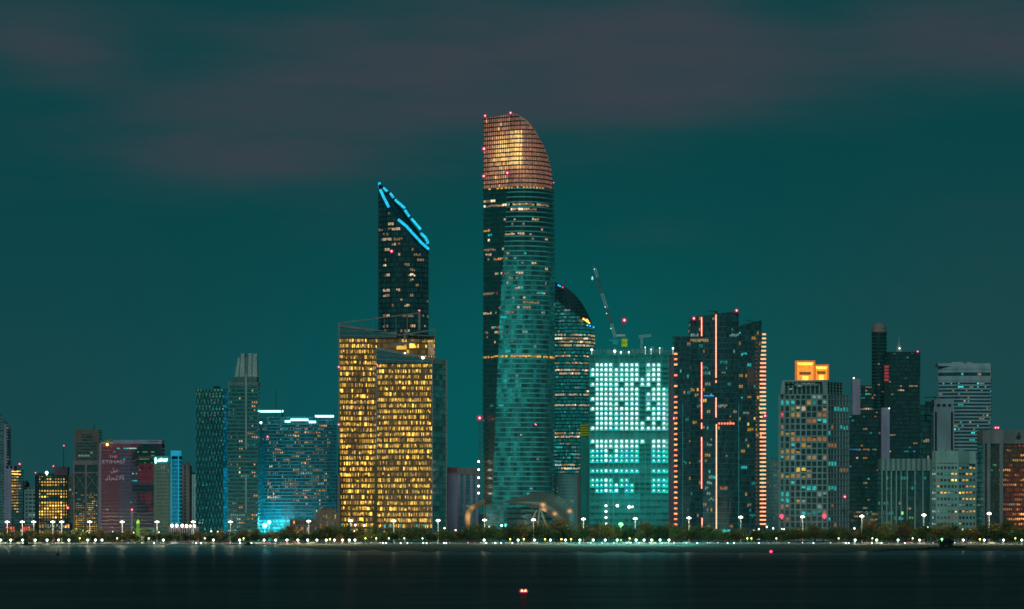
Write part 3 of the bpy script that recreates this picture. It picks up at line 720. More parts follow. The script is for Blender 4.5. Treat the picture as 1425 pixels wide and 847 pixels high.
# podium and canopies
DP = 2735; pp = fp(706, 776, DP, 20)
section(t, pp, G, Z(707, DP), 6, [20, 4, 1, 4], band=dark, bh=.7, bo=.2, glow=(.002, .035, .035), pre='podium_', lit=lambda e, c, f, px, py: pick(.12, [('cyan_lo', 2), ('white', .5)]))
pp = fp(676, 706, DP+6, 18)
section(t, pp, G, Z(702, DP), 6, [6, 4, 1, 4], band=wall('pale_band', (.16, .30, .29)), bh=.6, bo=.5, glow=(.003, .07, .065), pre='lobby_', lit=lambda e, c, f, px, py: ('gold_hi' if 684 < px < 691 and 727 < py < 733 else pick(.15, [('cyan_hi', 1), ('white', 1), ('white_hi', .5)])) if py > 725 else None)
m = MB()
for a, y in ((698, 731), (681, 733), (704, 733)): m.ball((X(a, DP), DP-1, Z(y, DP)), .8)
m.build('lobby_lamp', BULB_C, t)
def loft(name, A, B, DA, DB, nseg, bulge, mt, parent, glowf, nv=6):
    m = MB(); 
    def at(T, u):
        u *= len(T)-1; i = min(int(u), len(T)-2); w = u-i; return (lerp(T[i][0], T[i+1][0], w), lerp(T[i][1], T[i+1][1], w))
    def pt(i, j):
        u, v = i/nseg, j/nv; a, b = at(A, u), at(B, u); d = lerp(DA, DB, v)-bulge*math.sin(math.pi*v)
        px_, py_ = lerp(a[0], b[0], v), lerp(a[1], b[1], v); return (X(px_, d), d, Z(py_, d))
    for i in range(nseg):
        for j in range(nv):
            q = [pt(i, j), pt(i, j+1), pt(i+1, j+1), pt(i+1, j)]; c = q[0]; m.face(q, 0, glowf(PX(c[0], c[1]), PY(c[2], c[1])))
    return m.build(name, mt, parent, 'glow', True)
def canopy_mat(name, c, stripes):
    m = bpy.data.materials.new(name); tr = nt(m); N = tr.nodes; L = tr.links
    o = N.new('ShaderNodeOutputMaterial'); b = N.new('ShaderNodeBsdfPrincipled'); at = N.new('ShaderNodeAttribute'); at.attribute_name = 'glow'
    tc = N.new('ShaderNodeTexCoord'); mp = N.new('ShaderNodeMapping'); mp.inputs['Rotation'].default_value = (0, .5, 0); w = N.new('ShaderNodeTexWave'); w.bands_direction = 'Z'; w.inputs['Scale'].default_value = stripes
    mx = N.new('ShaderNodeMix'); mx.data_type = 'RGBA'; mx.inputs[6].default_value = (*[k*.12 for k in c], 1); mx.inputs[7].default_value = (*c, 1)
    L.new(tc.outputs['Object'], mp.inputs[0]); L.new(mp.outputs[0], w.inputs['Vector']); L.new(w.outputs['Fac'], mx.inputs[0]); L.new(mx.outputs[2], b.inputs['Base Color'])
    L.new(at.outputs['Color'], b.inputs['Emission Color']); b.inputs['Emission Strength'].default_value = 1; b.inputs['Metallic'].default_value = .3; b.inputs['Roughness'].default_value = .45
    L.new(b.outputs[0], o.inputs[0]); m.cycles.emission_sampling = 'NONE'; return m
cm = canopy_mat('canopy_shell', (.30, .25, .20), .22); gmz = canopy_mat('gilded_shell', (.40, .22, .12), .2)
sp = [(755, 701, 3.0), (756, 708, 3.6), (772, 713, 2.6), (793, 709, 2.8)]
def gsh(px, py):  # warm uplight pools painted into the shell's emission
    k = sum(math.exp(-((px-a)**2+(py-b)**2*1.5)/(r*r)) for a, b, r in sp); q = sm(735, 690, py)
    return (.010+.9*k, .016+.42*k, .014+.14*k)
top_c = [(700, 698), (712, 694.5), (726, 690), (740, 686), (752, 684), (764, 685.5), (776, 689), (787, 696), (794, 703), (798, 713), (800, 726), (800, 742)]
low_c = [(700, 699), (711, 700.5), (721, 702), (733, 704), (744, 706), (752, 708), (760, 713), (767, 719), (773, 725), (779, 731), (784, 737), (790, 744)]
cr = thing('shell_canopy', 'large curved shell canopy at the foot of the tallest tower', 'canopy', (X(750, 2715), 2715, G))
loft('shell', top_c, low_c, 2722, 2708, 44, 6, cm, cr, gsh, 12)
m = MB()
for a, b in (((752, 708), (762, 736)), ((747, 709), (741, 722)), ((751, 707), (748, 736))): m.tube((X(a[0], 2706), 2706, Z(a[1], 2706)), (X(b[0], 2706), 2706, Z(b[1], 2706)), .35, .7)
m.build('strut', wall('lit_steel', (.75, .55, .35)), cr)
m = MB()
for a, y in ((760, 733), (749, 735)): m.lathe(X(a, 2704), 2704, [(.8, Z(y+3, 2704)), (.5, Z(y, 2704)), (.05, Z(y-4, 2704))], 8)
m.build('uplight', EM['orange_hi'], cr)
cl = thing('arch_canopy', 'gilded half arch canopy left of the tallest tower foot', 'canopy', (X(655, 2720), 2720, G))
oc = [(675, 694.5), (667, 697), (659, 701), (653, 705.5), (649, 710), (647, 717), (647, 726), (649.5, 735), (652, 744)]
ic = [(675, 701), (669, 703), (663, 706), (659, 710), (656, 715), (654.5, 720), (654, 727), (654.5, 735), (655, 744)]
loft('shell', oc, ic, 2722, 2716, 30, 4, gmz, cl, lambda px, py: (lambda k: (.05+.85*k, .028+.42*k, .018+.12*k))(min(1.3, 1.0*math.exp(-((px-653)**2/9+(py-737)**2/90))+.8*math.exp(-((px-651)**2/14+(py-718)**2/50))+.45*math.exp(-((px-657)**2+(py-705)**2)/12))), 6)  # orange light spots on the arch are painted into its emission
m = MB(); m.tube((X(673.8, 2716), 2716, Z(702, 2716)), (X(673.8, 2716), 2716, G), .3); m.build('strut', steel, cl)
# builder's hoist left of the main tower
D = 2810; m = MB(); t = thing('hoist_mast', 'thin lattice hoist mast up the left edge of the tallest tower', 'hoist', (X(667.5, D), D, G))
x0 = X(666.6, D); x1 = X(669, D)
for k in range(46):
    za, zb = lerp(G, Z(583, D), k/46), lerp(G, Z(583, D), (k+1)/46)
    m.tube((x0, D+3, za), (x1, D+3, zb), .1, n=4); m.tube((x0, D+3, zb), (x1, D+3, zb), .1, n=4)
for x in (x0, x1): m.tube((x, D+3, G), (x, D+3, Z(583, D)), .16, n=4)
m.build('lattice', metal_d, t); beacon(t, 667.5, 581.5, D, 1.25)
for y in (642, 653.3, 664.5, 676.2, 686):
    m = MB(); m.ball((X(666, D), D+1, Z(y, D)), .75); m.build('lamp', BULB, t, smooth=True)
# ================================================================ domed tower behind right
D = 3120; s_ = D/F
pl = [(752, D+12), (770, D+1), (785, D-4), (800, D-5), (812, D-2), (821, D+5), (826, D+14), (828, D+24), (826, D+34), (812, D+45), (770, D+48), (752, D+34)]
pts = [(X(a, d), d) for a, d in pl]
t = bldg('round_shouldered_tower', 'dark tower with round shoulder and warm floor lines', pts)
def td(x, y):
    return Z(interp([(752, 386), (774, 393), (785, 398), (797, 407), (808, 419), (816, 432), (822, 444), (826, 456), (829, 468)], PX(x, y)), D)
litrow = [(467, 472), (477, 481), (494, 498), (503, 507), (514.5, 523), (546, 550), (561.5, 565), (602, 608), (647, 651)]
def ld(e, c, f, px, py):
    if any(a-1.2 < py < b+1.2 for a, b in litrow): return pick(.85, [('warm', 3), ('warm_lo', 2), ('gold_lo', 1), ('white', 1), ('warm_hi', .8)])
    if py < 470: return pick(.3, [('white_lo', 1), ('cyan_lo', 1)]) if (px-774)*.9+420 < py and px < 800 else None
    if py > 610: return pick(.35, [('white_lo', 1), ('cyan', 1), ('warm_lo', 1)])
    return pick(.09, [('cyan', 1), ('cyan_lo', 4), ('white_lo', 2), ('gold_lo', .5)])
section(t, pts, G, Z(386, D), 74, [4, 7, 7, 7, 6, 5, 4, 3, 3, 2, 2, 2], band=dark, bh=.7, bo=.3, top=td, lit=ld, win=(.8, .7), capm=dark,
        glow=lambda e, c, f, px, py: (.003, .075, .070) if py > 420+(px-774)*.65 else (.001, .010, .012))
for a, y, mm in ((777, 396.5, 'blue_hi'), (779.5, 398, 'blue_hi'), (783, 399.5, 'red_hi'), (817.5, 452.5, 'blue_hi'), (821, 453.5, 'blue_hi'), (826, 455, 'blue_hi')):
    m = MB(); m.ball((X(a, D-8), D-8, Z(y, D-8)), .65); m.build('edge_lamp', EM[mm], t)
m = MB()
for (a, b) in (((811, 443), (816, 446)), ((816, 446), (821, 450)), ((816, 444), (819, 447))): m.tube((X(a[0], D-7), D-7, Z(a[1], D-7)), (X(b[0], D-7), D-7, Z(b[1], D-7)), .8, .5)
m.build('arc_light', EM['gold_hi'], t)
m = MB(); m.tube((X(774, D-7.5), D-7.5, Z(419, D)), (X(829, D+10), D+10, Z(457, D)), .35, n=4); m.build('shoulder_seam', steel, t)
# grey flats and fin
D = 2900; pts = fp(772, 804, D, 20)
t = bldg('grid_flats', 'pale green grid flats between tallest tower and building site', pts)
pg = wall('pale_green_wall', (.22, .36, .33))
section(t, pts, G, Z(660, D), 20, [12, 6, 1, 6], band=pg, bh=1.6, bo=.35, pier=pg, pw=.9, po=.4, glow=(.002, .02, .02), capm=pg,
        lit=lambda e, c, f, px, py: pick(.05, [('white', 1), ('warm', 1), ('red_lo', 1)]))
m = MB(); m.box(X(803.5, D-3), X(808.5, D-3), D-3, D+14, G, Z(657.5, D-3)); m.build('stair_fin', brown, t)
# ================================================================ construction building
D = 2770; s_ = D/F; DXL = 821
pts = [(X(821, D), D), (X(931, D), D), (X(931, D), D+30), (X(821, D), D+30)]
t = bldg('building_site_block', 'unfinished block with rows of white work lamps on open floors', pts)
colx = [825, 831, 837, 843.3, 849.7, 857.8, 865.2, 872, 879.5, 886, 893.9, 902.4, 909.8, 916.6, 924]
rowy = [507.5+6.78*k for k in range(14)]+[614, 620.7, 627.3, 634, 640.7, 655, 668, 675, 682.5]
net = wall('teal_netting', (.03, .22, .20), .9)
zr = sorted(Z(y+3.4, D) for y in rowy)
def cell_on(ci, y):
    x = colx[ci]
    if ci == 10: return abs(y-(507.5+6.78*3)) < 1 or abs(y-(507.5+6.78*4)) < 1 or abs(y-614) < 1 or (y > 588 and y < 600)
    if ci == 14: return y > 535 and not (598 < y < 612 and False)
    if ci in (11,): return y < 600 and R.random() < .7
    if y > 650 and ci in (6, 9) and R.random() < .4: return False
    if ci == 6 and 530 < y < 538: return False
    if ci == 0 and R.random() < .25: return False
    return R.random() < .96
# body: solid dark teal slabs, open bays with a back wall
body = MB(); slabs = MB(); cols_ = MB()
y0f = [740, 731, 722, 713, 704, 695]+[y+3.4 for y in sorted(rowy, reverse=True)]+[500, 494]
back = MB()
for yy in y0f:
    z_ = Z(yy, D); slabs.box(X(820, D), X(931.5, D), D-.4, D+29, z_-.28, z_)
for x in [820.5]+[(a+b)/2 for a, b in zip(colx, colx[1:])]+[930.5]:
    cols_.box(X(x, D)-.32, X(x, D)+.32, D+.1, D+.9, G, Z(494, D))
slabs.build('floor_slab', net, t); cols_.build('column', wall('raw_concrete', (.14, .24, .23)), t)
allrows = sorted(rowy)
lampobj = []; edges_x = [820.5]+[(a+b)/2 for a, b in zip(colx, colx[1:])]+[930.5]
for y in allrows:
    for ci, x in enumerate(colx):
        on = cell_on(ci, y); low = y > 625
        a, b = edges_x[ci], edges_x[ci+1]
        yb, yt = y+3.2, y-3.2
        g = (.0, .055, .05)
        if on: g = (.004, .48, .46) if low or R.random() < .14 else (.10, .40, .375)  # work lamp light on the bay wall, painted into its emission
        za, zb = Z(yb, D), Z(yt, D)
        zm = lerp(za, zb, .55)
        for (p, q, k) in ((za, zm, 1.1), (zm, zb, .6)):
            back.face([(X(a, D), D+2.6, p), (X(b, D), D+2.6, p), (X(b, D), D+2.6, q), (X(a, D), D+2.6, q)], 0, tuple(v*k*(.8+.4*R.random()) for v in g))
        if on and not (ci == 11 and R.random() < .3):
            big = .92 if not low else (.5 if ci not in (3, 5) else .95)
            lampobj.append((X(x, D), D+.6, Z(y-.3, D), big*R.uniform(.85, 1.1)))
for x0_, x1_, ya, yb in ((820.5, 930.5, 745, 686), (820.5, 930.5, 503.6, 494), (820.5, 930.5, 611, 599.5), (820.5, 930.5, 652, 644), (820.5, 930.5, 665, 658.5)):
    n_ = 14
    for k in range(n_):
        a, b = lerp(x0_, x1_, k/n_), lerp(x0_, x1_, (k+1)/n_); nr = max(1, int((ya-yb)/8))
        for j in range(nr):
            za, zb = lerp(Z(ya, D), Z(yb, D), j/nr), lerp(Z(ya, D), Z(yb, D), (j+1)/nr); k_ = .6+.8*R.random()
            if ya == 745 and j == nr-1: k_ *= 2 if 830 < a < 890 else 1
            back.face([(X(a, D), D+2.65, za), (X(b, D), D+2.65, za), (X(b, D), D+2.65, zb), (X(a, D), D+2.65, zb)], 0, (.002, .06*k_, .055*k_))
back.build('back_wall', glass('bay_wall', (.05, .2, .18), .8, .2), t, 'glow')
cb = MB(); cb.box(X(820.8, D), X(930.2, D), D+3, D+29.5, G, Z(494.5, D)); cb.build('core', net, t)
lampobj.sort(key=lambda q: -q[3])
def lampmesh(m, q): m.ball((q[0], q[1], q[2]), q[3], 0, 8)
for q in lampobj[:100]:
    m = MB(); lampmesh(m, q); m.build('work_lamp', WORK, t, smooth=True)
m = MB(); [lampmesh(m, q) for q in lampobj[100:]]; tag(m.build('work_lamp', WORK, t, smooth=True), kind='stuff')
m = MB()
for y in (703.5, 711.5, 720, 728.5, 736): m.ball((X(843.3, D), D-.3, Z(y, D)), .85)
for x, y, r in ((869, 705, 0), (875.5, 705.3, 1.1), (859, 703.5, 1.), (880, 705, .7)): r and m.ball((X(x, D), D-.3, Z(y, D)), r)
m.build('stair_lamp', BULB_C, t)
m = MB(); m.box(X(808, D+6), X(820.6, D+6), D+6, D+26, G, Z(592, D)); m.build('side_wall', net, t)
m = MB()
for k in range(5): m.box(X(807.5, D+5), X(820, D+5), D+4.9-.1*(k % 2), D+5.4, Z(606-3.4*k, D), Z(606-3.4*k-2.3, D))
m.build('hoist_cage', wall('yellow_net', (.5, .38, .02)), t)
m = MB(); m.box(X(931.5, D), X(937, D), D+1, D+6, G, Z(490, D)); m.build('hoist_shaft', wall('maroon_steel', (.22, .10, .12)), t)
m = MB()
for k in range(36): 
    z_ = lerp(G, Z(490, D), k/36); m.tube((X(931.5, D), D+.8, z_), (X(937, D), D+.8, z_+3), .12, n=4)
m.build('hoist_bracing', metal_d, t)
# roof deck clutter
m = MB(); slab_z = Z(494, D); m.box(X(820, D), X(936, D), D-.5, D+30, slab_z, Z(491, D)); m.build('roof_deck', net, t)
m = MB()
for k in range(46):
    x = X(824+k*2.3, D); h = R.uniform(1.2, 3.4) if k < 30 else R.uniform(.6, 2); m.box(x, x+R.uniform(.2, .5), D+R.uniform(0, 2), D+2.5, Z(491, D), Z(491, D)+h)
m.tube((X(822, D), D, Z(488, D)), (X(934, D), D, Z(488, D)), .12, n=4); m.build('edge_protection', steel, t)
m = MB()
for k in range(26):
    x = X(R.uniform(838, 925), D); w = R.uniform(.5, 2.4); h = R.uniform(1, 5); y_ = D+R.uniform(3, 14); m.box(x, x+w, y_, y_+2, Z(491, D), Z(491, D)+h)
m.build('formwork', wall('pale_teal_steel', (.3, .5, .46)), t)
for a, y, r in ((823.5, 486.5, 1.1), (855.5, 488.5, 1.3), (875, 489.5, .7), (936.5, 484.5, .9), (864, 490, .8), (906, 486, .5), (918, 484, .5), (898, 483, .5)):
    m = MB(); m.ball((X(a, D-1), D-1, Z(y, D-1)), r*.7); m.tube((X(a, D-1), D-1, Z(y, D)), (X(a, D-1), D-1, Z(493, D)), .04); m.build('floodlight', BULB_C, t)
m = MB(); m.box(X(865, D), X(873, D), D+2, D+6, Z(482, D), Z(477, D)); m.box(X(865.3, D), X(873, D), D+2, D+6, Z(476.3, D), Z(471, D)); m.build('skip', wall('yellow_paint', (.9, .75, .02)), t)
m.v and None
m = MB(); DG = D-10; m.ball((X(864, DG), DG, Z(730, DG)), 1.6); m.tube((X(864, DG), DG, G), (X(864, DG), DG, Z(733, DG)), .2); m.build('floodlight', BULB_G, t)
for px_, py_, e_ in ((840, 520, 9000), (880, 520, 9000), (915, 560, 9000), (845, 620, 9000), (885, 640, 9000), (920, 660, 7000), (850, 700, 8000), (875, 700, 9000), (860, 480, 800), (900, 480, 600)):
    mk_light(X(px_, D-14), D-14, Z(py_, D-14), e_*.26, (.10, 1, .90), 2.)
for px_, py_ in ((374, 724), (368, 729)): mk_light(X(px_, 2806), 2806, Z(py_, 2806), 14000, (.1, .85, 1), 1.)
# crane
tc_ = thing('luffing_crane', 'tower crane on the site roof with its jib raised steeply', 'crane', (X(856, D), D+8, Z(491, D)))
def lattice(m, p, q, w, n, r=.12):
    p = Vector(p); q = Vector(q); d = (q-p).normalized(); u = Vector((d.z, 0, -d.x)).normalized(); v = d.cross(u)
    C = [(u*a+v*b)*w/2 for a, b in ((-1, -1), (1, -1), (1, 1), (-1, 1))]
    for c in C: m.tube(p+c, q+c, r, n=4)
    for k in range(n):
        a, b = p.lerp(q, k/n), p.lerp(q, (k+1)/n)
        for i in range(4): m.tube(a+C[i], b+C[(i+1) % 4], r*.7, n=4)
Y = D+8
m = MB(); lattice(m, (X(856.5, Y), Y, Z(491, Y)), (X(856.5, Y), Y, Z(474, Y)), 2.0, 5, .2); m.build('mast', wall('blue_steel', (.05, .45, .5)), tc_)
m = MB(); m.box(X(847, Y), X(862, Y), Y-1.5, Y+1.5, Z(474.3, Y), Z(472.3, Y)); m.box(X(852.5, Y), X(859.5, Y), Y-1.6, Y+1.6, Z(479.5, Y), Z(474.5, Y)); m.build('turntable', wall('blue_steel', (.05, .45, .5)), tc_)
m = MB(); m.box(X(858, Y), X(870, Y), Y-1, Y+1, Z(468, Y), Z(465, Y)); m.build('counterweight', white, tc_)
segs = [(856, 470, 851, 450, 'p'), (851, 450, 844.5, 429, 'm'), (844.5, 429, 837.5, 408, 'p'), (837.5, 408, 831.5, 386, 'm'), (831.5, 386, 828, 374, 'p')]
for a, b, c, d, k in segs:
    m = MB(); lattice(m, (X(a, Y), Y, Z(b, Y)), (X(c, Y), Y, Z(d, Y)), 1.6, 7, .17); m.build('jib_section', white if k == 'p' else wall('crane_maroon', (.25, .07, .10)), tc_)
m = MB(); m.tube((X(828, Y), Y, Z(374, Y)), (X(822.5, Y), Y, Z(367.5, Y)), .25, .1); m.build('jib_tip', steel, tc_)
m = MB(); lattice(m, (X(859, Y), Y, Z(467, Y)), (X(868, Y), Y, Z(448, Y)), 1.0, 6, .12); m.build('back_frame', wall('crane_maroon', (.25, .07, .10)), tc_)
m = MB(); m.tube((X(827, Y), Y, Z(375, Y)), (X(824.5, Y), Y, Z(386, Y)), .06); m.tube((X(868, Y), Y, Z(448, Y)), (X(832, Y), Y, Z(388, Y)), .05); m.build('cable', metal_d, tc_)
m = MB(); m.lathe(X(824.3, Y), Y, [(.2, Z(389.5, Y)), (.7, Z(388, Y)), (.6, Z(386, Y)), (.1, Z(384, Y))], 8); m.build('hook_block', emit('lit_hook', (.5, 1, .95), .8), tc_)
for a, y in ((827, 374.5), (842, 427), (844, 436), (850, 457)):
    m = MB(); m.ball((X(a, Y), Y-1.2, Z(y, Y)), .38); m.build('jib_lamp', EM['white_hi'], tc_)
beacon(tc_, 868.8, 445.5, Y-1, 1.15)
t2 = thing('derrick', 'small pale derrick on the site roof right of the crane', 'crane', (X(894, Y), Y, Z(491, Y)))
m = MB(); lattice(m, (X(893, Y), Y, Z(491, Y)), (X(893, Y), Y, Z(469, Y)), 1.2, 6, .15); m.build('mast', white, t2)
m = MB(); lattice(m, (X(889, Y), Y, Z(468, Y)), (X(906, Y), Y, Z(466.5, Y)), 1.3, 7, .17); m.build('jib', white, t2)
# ================================================================ red lined tower
D = 2840; s_ = D/F
t = bldg('red_lined_tower', 'wide dark tower edged with glowing red and orange neon', fp(938, 1064, D, 36))
def lr(e, c, f, px, py):
    if abs(px-976) < 2 or abs(px-996) < 2: return None
    if 470 < py < 474.5 and 960 < px < 986: return pick(.9, [('gold_lo', 2), ('white_lo', 1)])
    if 476 < py < 481 and 1002 < px < 1022: return pick(.8, [('white_lo', 1)])
    if px > 1040 and 540 < py < 610: return pick(.35, [('gold', 1), ('gold_lo', 1), ('warm_lo', 1)])
    if 590 < py < 602 and 996 < px < 1022: return pick(.4, [('red', 1), ('orange', 1)])
    if px < 945: return None
    if 981 < px < 990 and py > 480: return pick(.33, [('gold_lo', 2), ('white_lo', 2), ('cyan', .6)])
    return pick(.085, [('warm_lo', 2), ('cyan', 1.3), ('cyan_lo', 2), ('gold_lo', 2), ('orange_lo', 1), ('white_lo', 1), ('gold', .4)])
rb = wall('dim_teal_band', (.10, .17, .17), .5); rg = (.002, .016, .017)
pA = fp(938.5, 961, D+2, 30)
section(t, pA, G, Z(467.5, D), 38, [9, 6, 1, 6], band=rb, bh=.32, bo=.3, glow=rg, lit=lr, win=(.8, .6), capm=dark)
def trr(x, y): return Z(interp([(961, 441), (997, 436.5), (1028, 432.5)], PX(x, D)), D)
pB = [(X(961, D), D), (X(978, D), D-2.5), (X(996, D), D-3), (X(1012, D), D-2.5), (X(1028, D), D), (X(1028, D), D+32), (X(961, D), D+32)]
section(t, pB, G, Z(432, D), 42, [6, 7, 6, 6, 6, 1, 6], band=rb, bh=.32, bo=.3, glow=rg, lit=lr, top=trr, win=(.8, .6), capm=dark, pre='centre_')
def trc(x, y): return Z(interp([(1028, 454), (1038, 450.5), (1048, 447.5), (1061, 444.5)], PX(x, D)), D)
pC = [(X(1028.2, D+.3), D+.3), (X(1040, D), D+2), (X(1052, D), D+5), (X(1061, D), D+9), (X(1062, D), D+32), (X(1028.2, D), D+32)]
section(t, pC, G, Z(444, D), 41, [4, 4, 4, 5, 4, 6], band=rb, bh=.32, bo=.3, glow=rg, lit=lr, top=trc, win=(.8, .6), capm=dark, pre='wing_')
for x, segs_, mm in ((976, ((441, 468), (504, 583), (588, 597), (608, 680)), NEON_R), (996, ((437.5, 526), (529, 533), (553, 581)), NEON_R), (996.5, ((590, 706), (706, 737)), NEON_O), (976.5, ((720, 736),), EM['lamp_hi'])):
    for a, b in segs_:
        m = MB(); m.box(X(x-1.15, D), X(x+1.15, D), D-4.3, D-3.6, Z(b, D), Z(a, D)); nl = m.build('neon_line', HALO_R if mm is not NEON_O else HALO_O, t)  # solid strip painted as the halo behind the thin tube
        m = MB(); m.box(X(x-.42, D), X(x+.42, D), D-4.6, D-4.25, Z(b, D)+.2, Z(a, D)-.2); m.build('tube', CORE, nl)
m = MB()
for x in range(999, 1022, 4): m.box(X(x, D), X(x+2.4, D), D-4.2, D-3.6, Z(590.5, D), Z(588, D))
m.build('neon_line', NEON_R, t)
m = MB(); m.box(X(979, D), X(993, D), D-3.9, D-3.5, Z(551.5, D), Z(550, D)); m.build('blue_sign', EM['blue'], t)
for x in (1028, 950):
    m = MB(); m.box(X(x-.3, D), X(x+.3, D), D-.6, D-.3, Z(735, D), Z(560, D)); m.build('blue_edge_line', EM['cyan_lo'], t)
y = 492.
while y < 733:
    m = MB(); m.box(X(938.2, D), X(942.5, D), D+.6, D+1.4, Z(y+1.3, D), Z(y-1.1, D)); m.build('edge_lamp', NEON_R if int(y) % 2 else NEON_O, t)
    y += 15. if y < 545 and y > 500 else 7.4
y = 464.5
while y < 733:
    w = 5+3.5*sm(460, 520, y); m = MB(); m.box(X(1066.5-w, D), X(1066.5, D), D+4.5, D+5.4, Z(y+1.05, D), Z(y-1.05, D)); m.build('edge_lamp', emit('neon_peach', (1, .36, .16), 1.9, .35), t)
    y += 5.75
for a, y, r in ((965.5, 443, 1.0), (1025, 432, .95), (937.5, 582, 1.0), (1064.5, 578.5, 1.0)): beacon(t, a, y, D-5, r)
m = MB(); m.tube((X(998, D), D+3, Z(433, D)), (X(985, D), D+3, Z(432, D)), .25); m.box(X(995, D), X(999, D), D+2, D+4, Z(437, D), Z(432, D))
m.tube((X(1049, D), D+8, Z(446, D)), (X(1038, D), D+8, Z(444, D)), .25); m.build('cleaning_cradle', metal_d, t)
m = MB(); m.box(X(992, D-8), X(1016, D-8), D-8, D-4.5, Z(741, D), Z(737, D)); m.build('entrance_canopy', EM['cyan_hi'], t)
# ================================================================ right group
D = 3000; pts = fp(1066, 1086, D, 18); t = bldg('rear_pale_flats', 'pale flats half hidden between red lined tower and apartments', pts)
section(t, pts, G, Z(640, D), 22, [8, 5, 1, 5], band=pg, bh=1.5, bo=.3, pier=pg, pw=.8, po=.4, glow=(.003, .03, .035), lit=lambda e, c, f, px, py: pick(.15, [('cyan', 1), ('white_lo', 1), ('warm_lo', 1)]))
rooftop(t, 1067, 1085, D, 16, 640, 3)
# orange crowned apartments
D = 2790; s_ = D/F; pts = fp3(1085.5, 1151.5, 1180, D, 3, 26)
t = bldg('orange_crowned_flats', 'pale gridded apartment tower with glowing orange rooftop lanterns', pts)
apw = wall('apartment_concrete', (.32, .35, .34))
def la(e, c, f, px, py):
    if e == 0:
        if 562 < py < 582 and 1097 < px < 1112: return pick(.8, [('gold_lo', 1), ('warm', 1), ('green_lo', .6)])
        if py < 560: return pick(.55, [('white_lo', 2), ('warm_lo', 1)]) if 1118 < px < 1146 else None
        if px < 1090 and 573 < py < 580: return 'red'
        if 624 < py < 632 and px < 1112: return pick(.8, [('warm', 1), ('gold_lo', 1)])
        return pick(.40, [('cyan', 2), ('cyan_lo', 2), ('warm_lo', 2), ('white_lo', 3), ('gold_lo', 1.5), ('orange_lo', 1), ('gold', .6)])
    return pick(.09, [('cyan', 2), ('cyan_lo', 1), ('orange_lo', 1)])
section(t, pts, G, Z(548, D), 24, [9, 7, 5, 5], band=apw, bh=.95, bo=.6, pier=apw, pw=.85, po=.65, glow=(.001, .010, .010), lit=la, win=(.72, .85), capm=apw)
inn = fp3(1092, 1146, 1172, D+2, 3, 22)
section(t, inn, Z(548, D)+.01, Z(531, D), 4, [9, 6, 5, 5], band=dark, bh=.7, bo=.3, pier=apw, pw=.8, po=.35, glow=(.001, .01, .01), pre='attic_', capm=dark,
        lit=lambda e, c, f, px, py: pick(.12, [('white_lo', 1)]))
for (a, b, c, d) in ((1085.5, 1091.5, 1088.5, 1092.5), (1146, 1151.5, 1143.5, 1151.5)):
    m = MB(); m.frustum(X(a, D), X(b, D), D-.6, D+5, Z(548, D), X(c, D), X(d, D), D-.6, D+5, Z(529, D)); m.build('corner_pylon', apw, t)
m = MB(); m.box(X(1088, D), X(1151, D), D-.9, D-.2, Z(531, D), Z(528.8, D)); m.build('cornice', apw, t)
m = MB()
for k in range(12): m.box(X(1106+k*2.7, D), X(1107.8+k*2.7, D), D-1.2, D-.95, Z(536, D), Z(533.5, D))
m.build('frieze_panel', conc, t)
lit_o = emit('lantern_glow', (1, .30, .02), 1.1, .35); lit_y = emit('lantern_glow_bright', (1, .62, .08), 1.7, .35)
for (a, b, y0_, y1_, dd) in ((1107.5, 1134.5, 529, 501.5, 0), (1133.5, 1153.5, 528, 507, 4)):
    DD = D+8+dd; m = MB(); h = Z(y1_, DD)-Z(y0_, DD)
    m.box(X(a, DD), X(a+2, DD), DD, DD+8, Z(y0_, DD), Z(y1_, DD)); m.box(X(b-2, DD), X(b, DD), DD, DD+8, Z(y0_, DD), Z(y1_, DD)); m.box(X(a+2, DD), X(b-2, DD), DD, DD+8, Z(y1_+2.4, DD), Z(y1_, DD))
    m.build('lantern_frame', emit('lantern_frame_glow', (1, .22, .02), .6, .3), t)
    m = MB(); m.box(X(a+2, DD), X(b-2, DD), DD+5, DD+7.5, Z(y0_, DD), Z(y1_+2.4, DD)); m.build('lantern_wall', lit_o, t)
    m = MB(); c_ = (a+b)/2; w = (b-a)*.33
    m.frustum(X(c_-w, DD), X(c_+w, DD), DD+1, DD+4, Z(y1_+6, DD), X(c_-w*1.25, DD), X(c_+w*1.25, DD), DD+1, DD+4, Z(y1_+2.6, DD)); m.build('lantern_panel', lit_y, t)
    m = MB(); m.tube((X(c_, DD), DD+2, Z(y0_, DD)), (X(c_, DD), DD+2, Z(y0_-6, DD)), w*.5*s_, w*.5*s_, 12); m.build('lantern_drum', lit_y, t)
    m = MB(); m.box(X(c_-w*.9, DD), X(c_+w*.9, DD), DD+4.2, DD+4.8, Z(y0_-8, DD), Z(y0_-12, DD)); m.build('lantern_vent', brown, t)
for a, y, r in ((1087.5, 718, 1.9), (1147, 718, 1.9)):
    m = MB(); m.tube((X(a, D), D-1.4, Z(y, D)), (X(a, D), D-.7, Z(y, D)), r*.85, n=16)
    m.hexa([(X(a, D)-r*.85, D-1.4, Z(y, D)), (X(a, D), D-1.4, Z(y, D)-r*1.3), (X(a, D), D-.7, Z(y, D)-r*1.3), (X(a, D)-r*.85, D-.7, Z(y, D))],
           [(X(a, D), D-1.4, Z(y, D)+.2), (X(a, D)+r*.85, D-1.4, Z(y, D)), (X(a, D)+r*.85, D-.7, Z(y, D)), (X(a, D), D-.7, Z(y, D)+.2)])
    m.build('pink_sign', emit('pink_sign_glow', (1, .12, .25), 1.0, .1), t)
beacon(t, 1175.5, 691, D-2, .9)
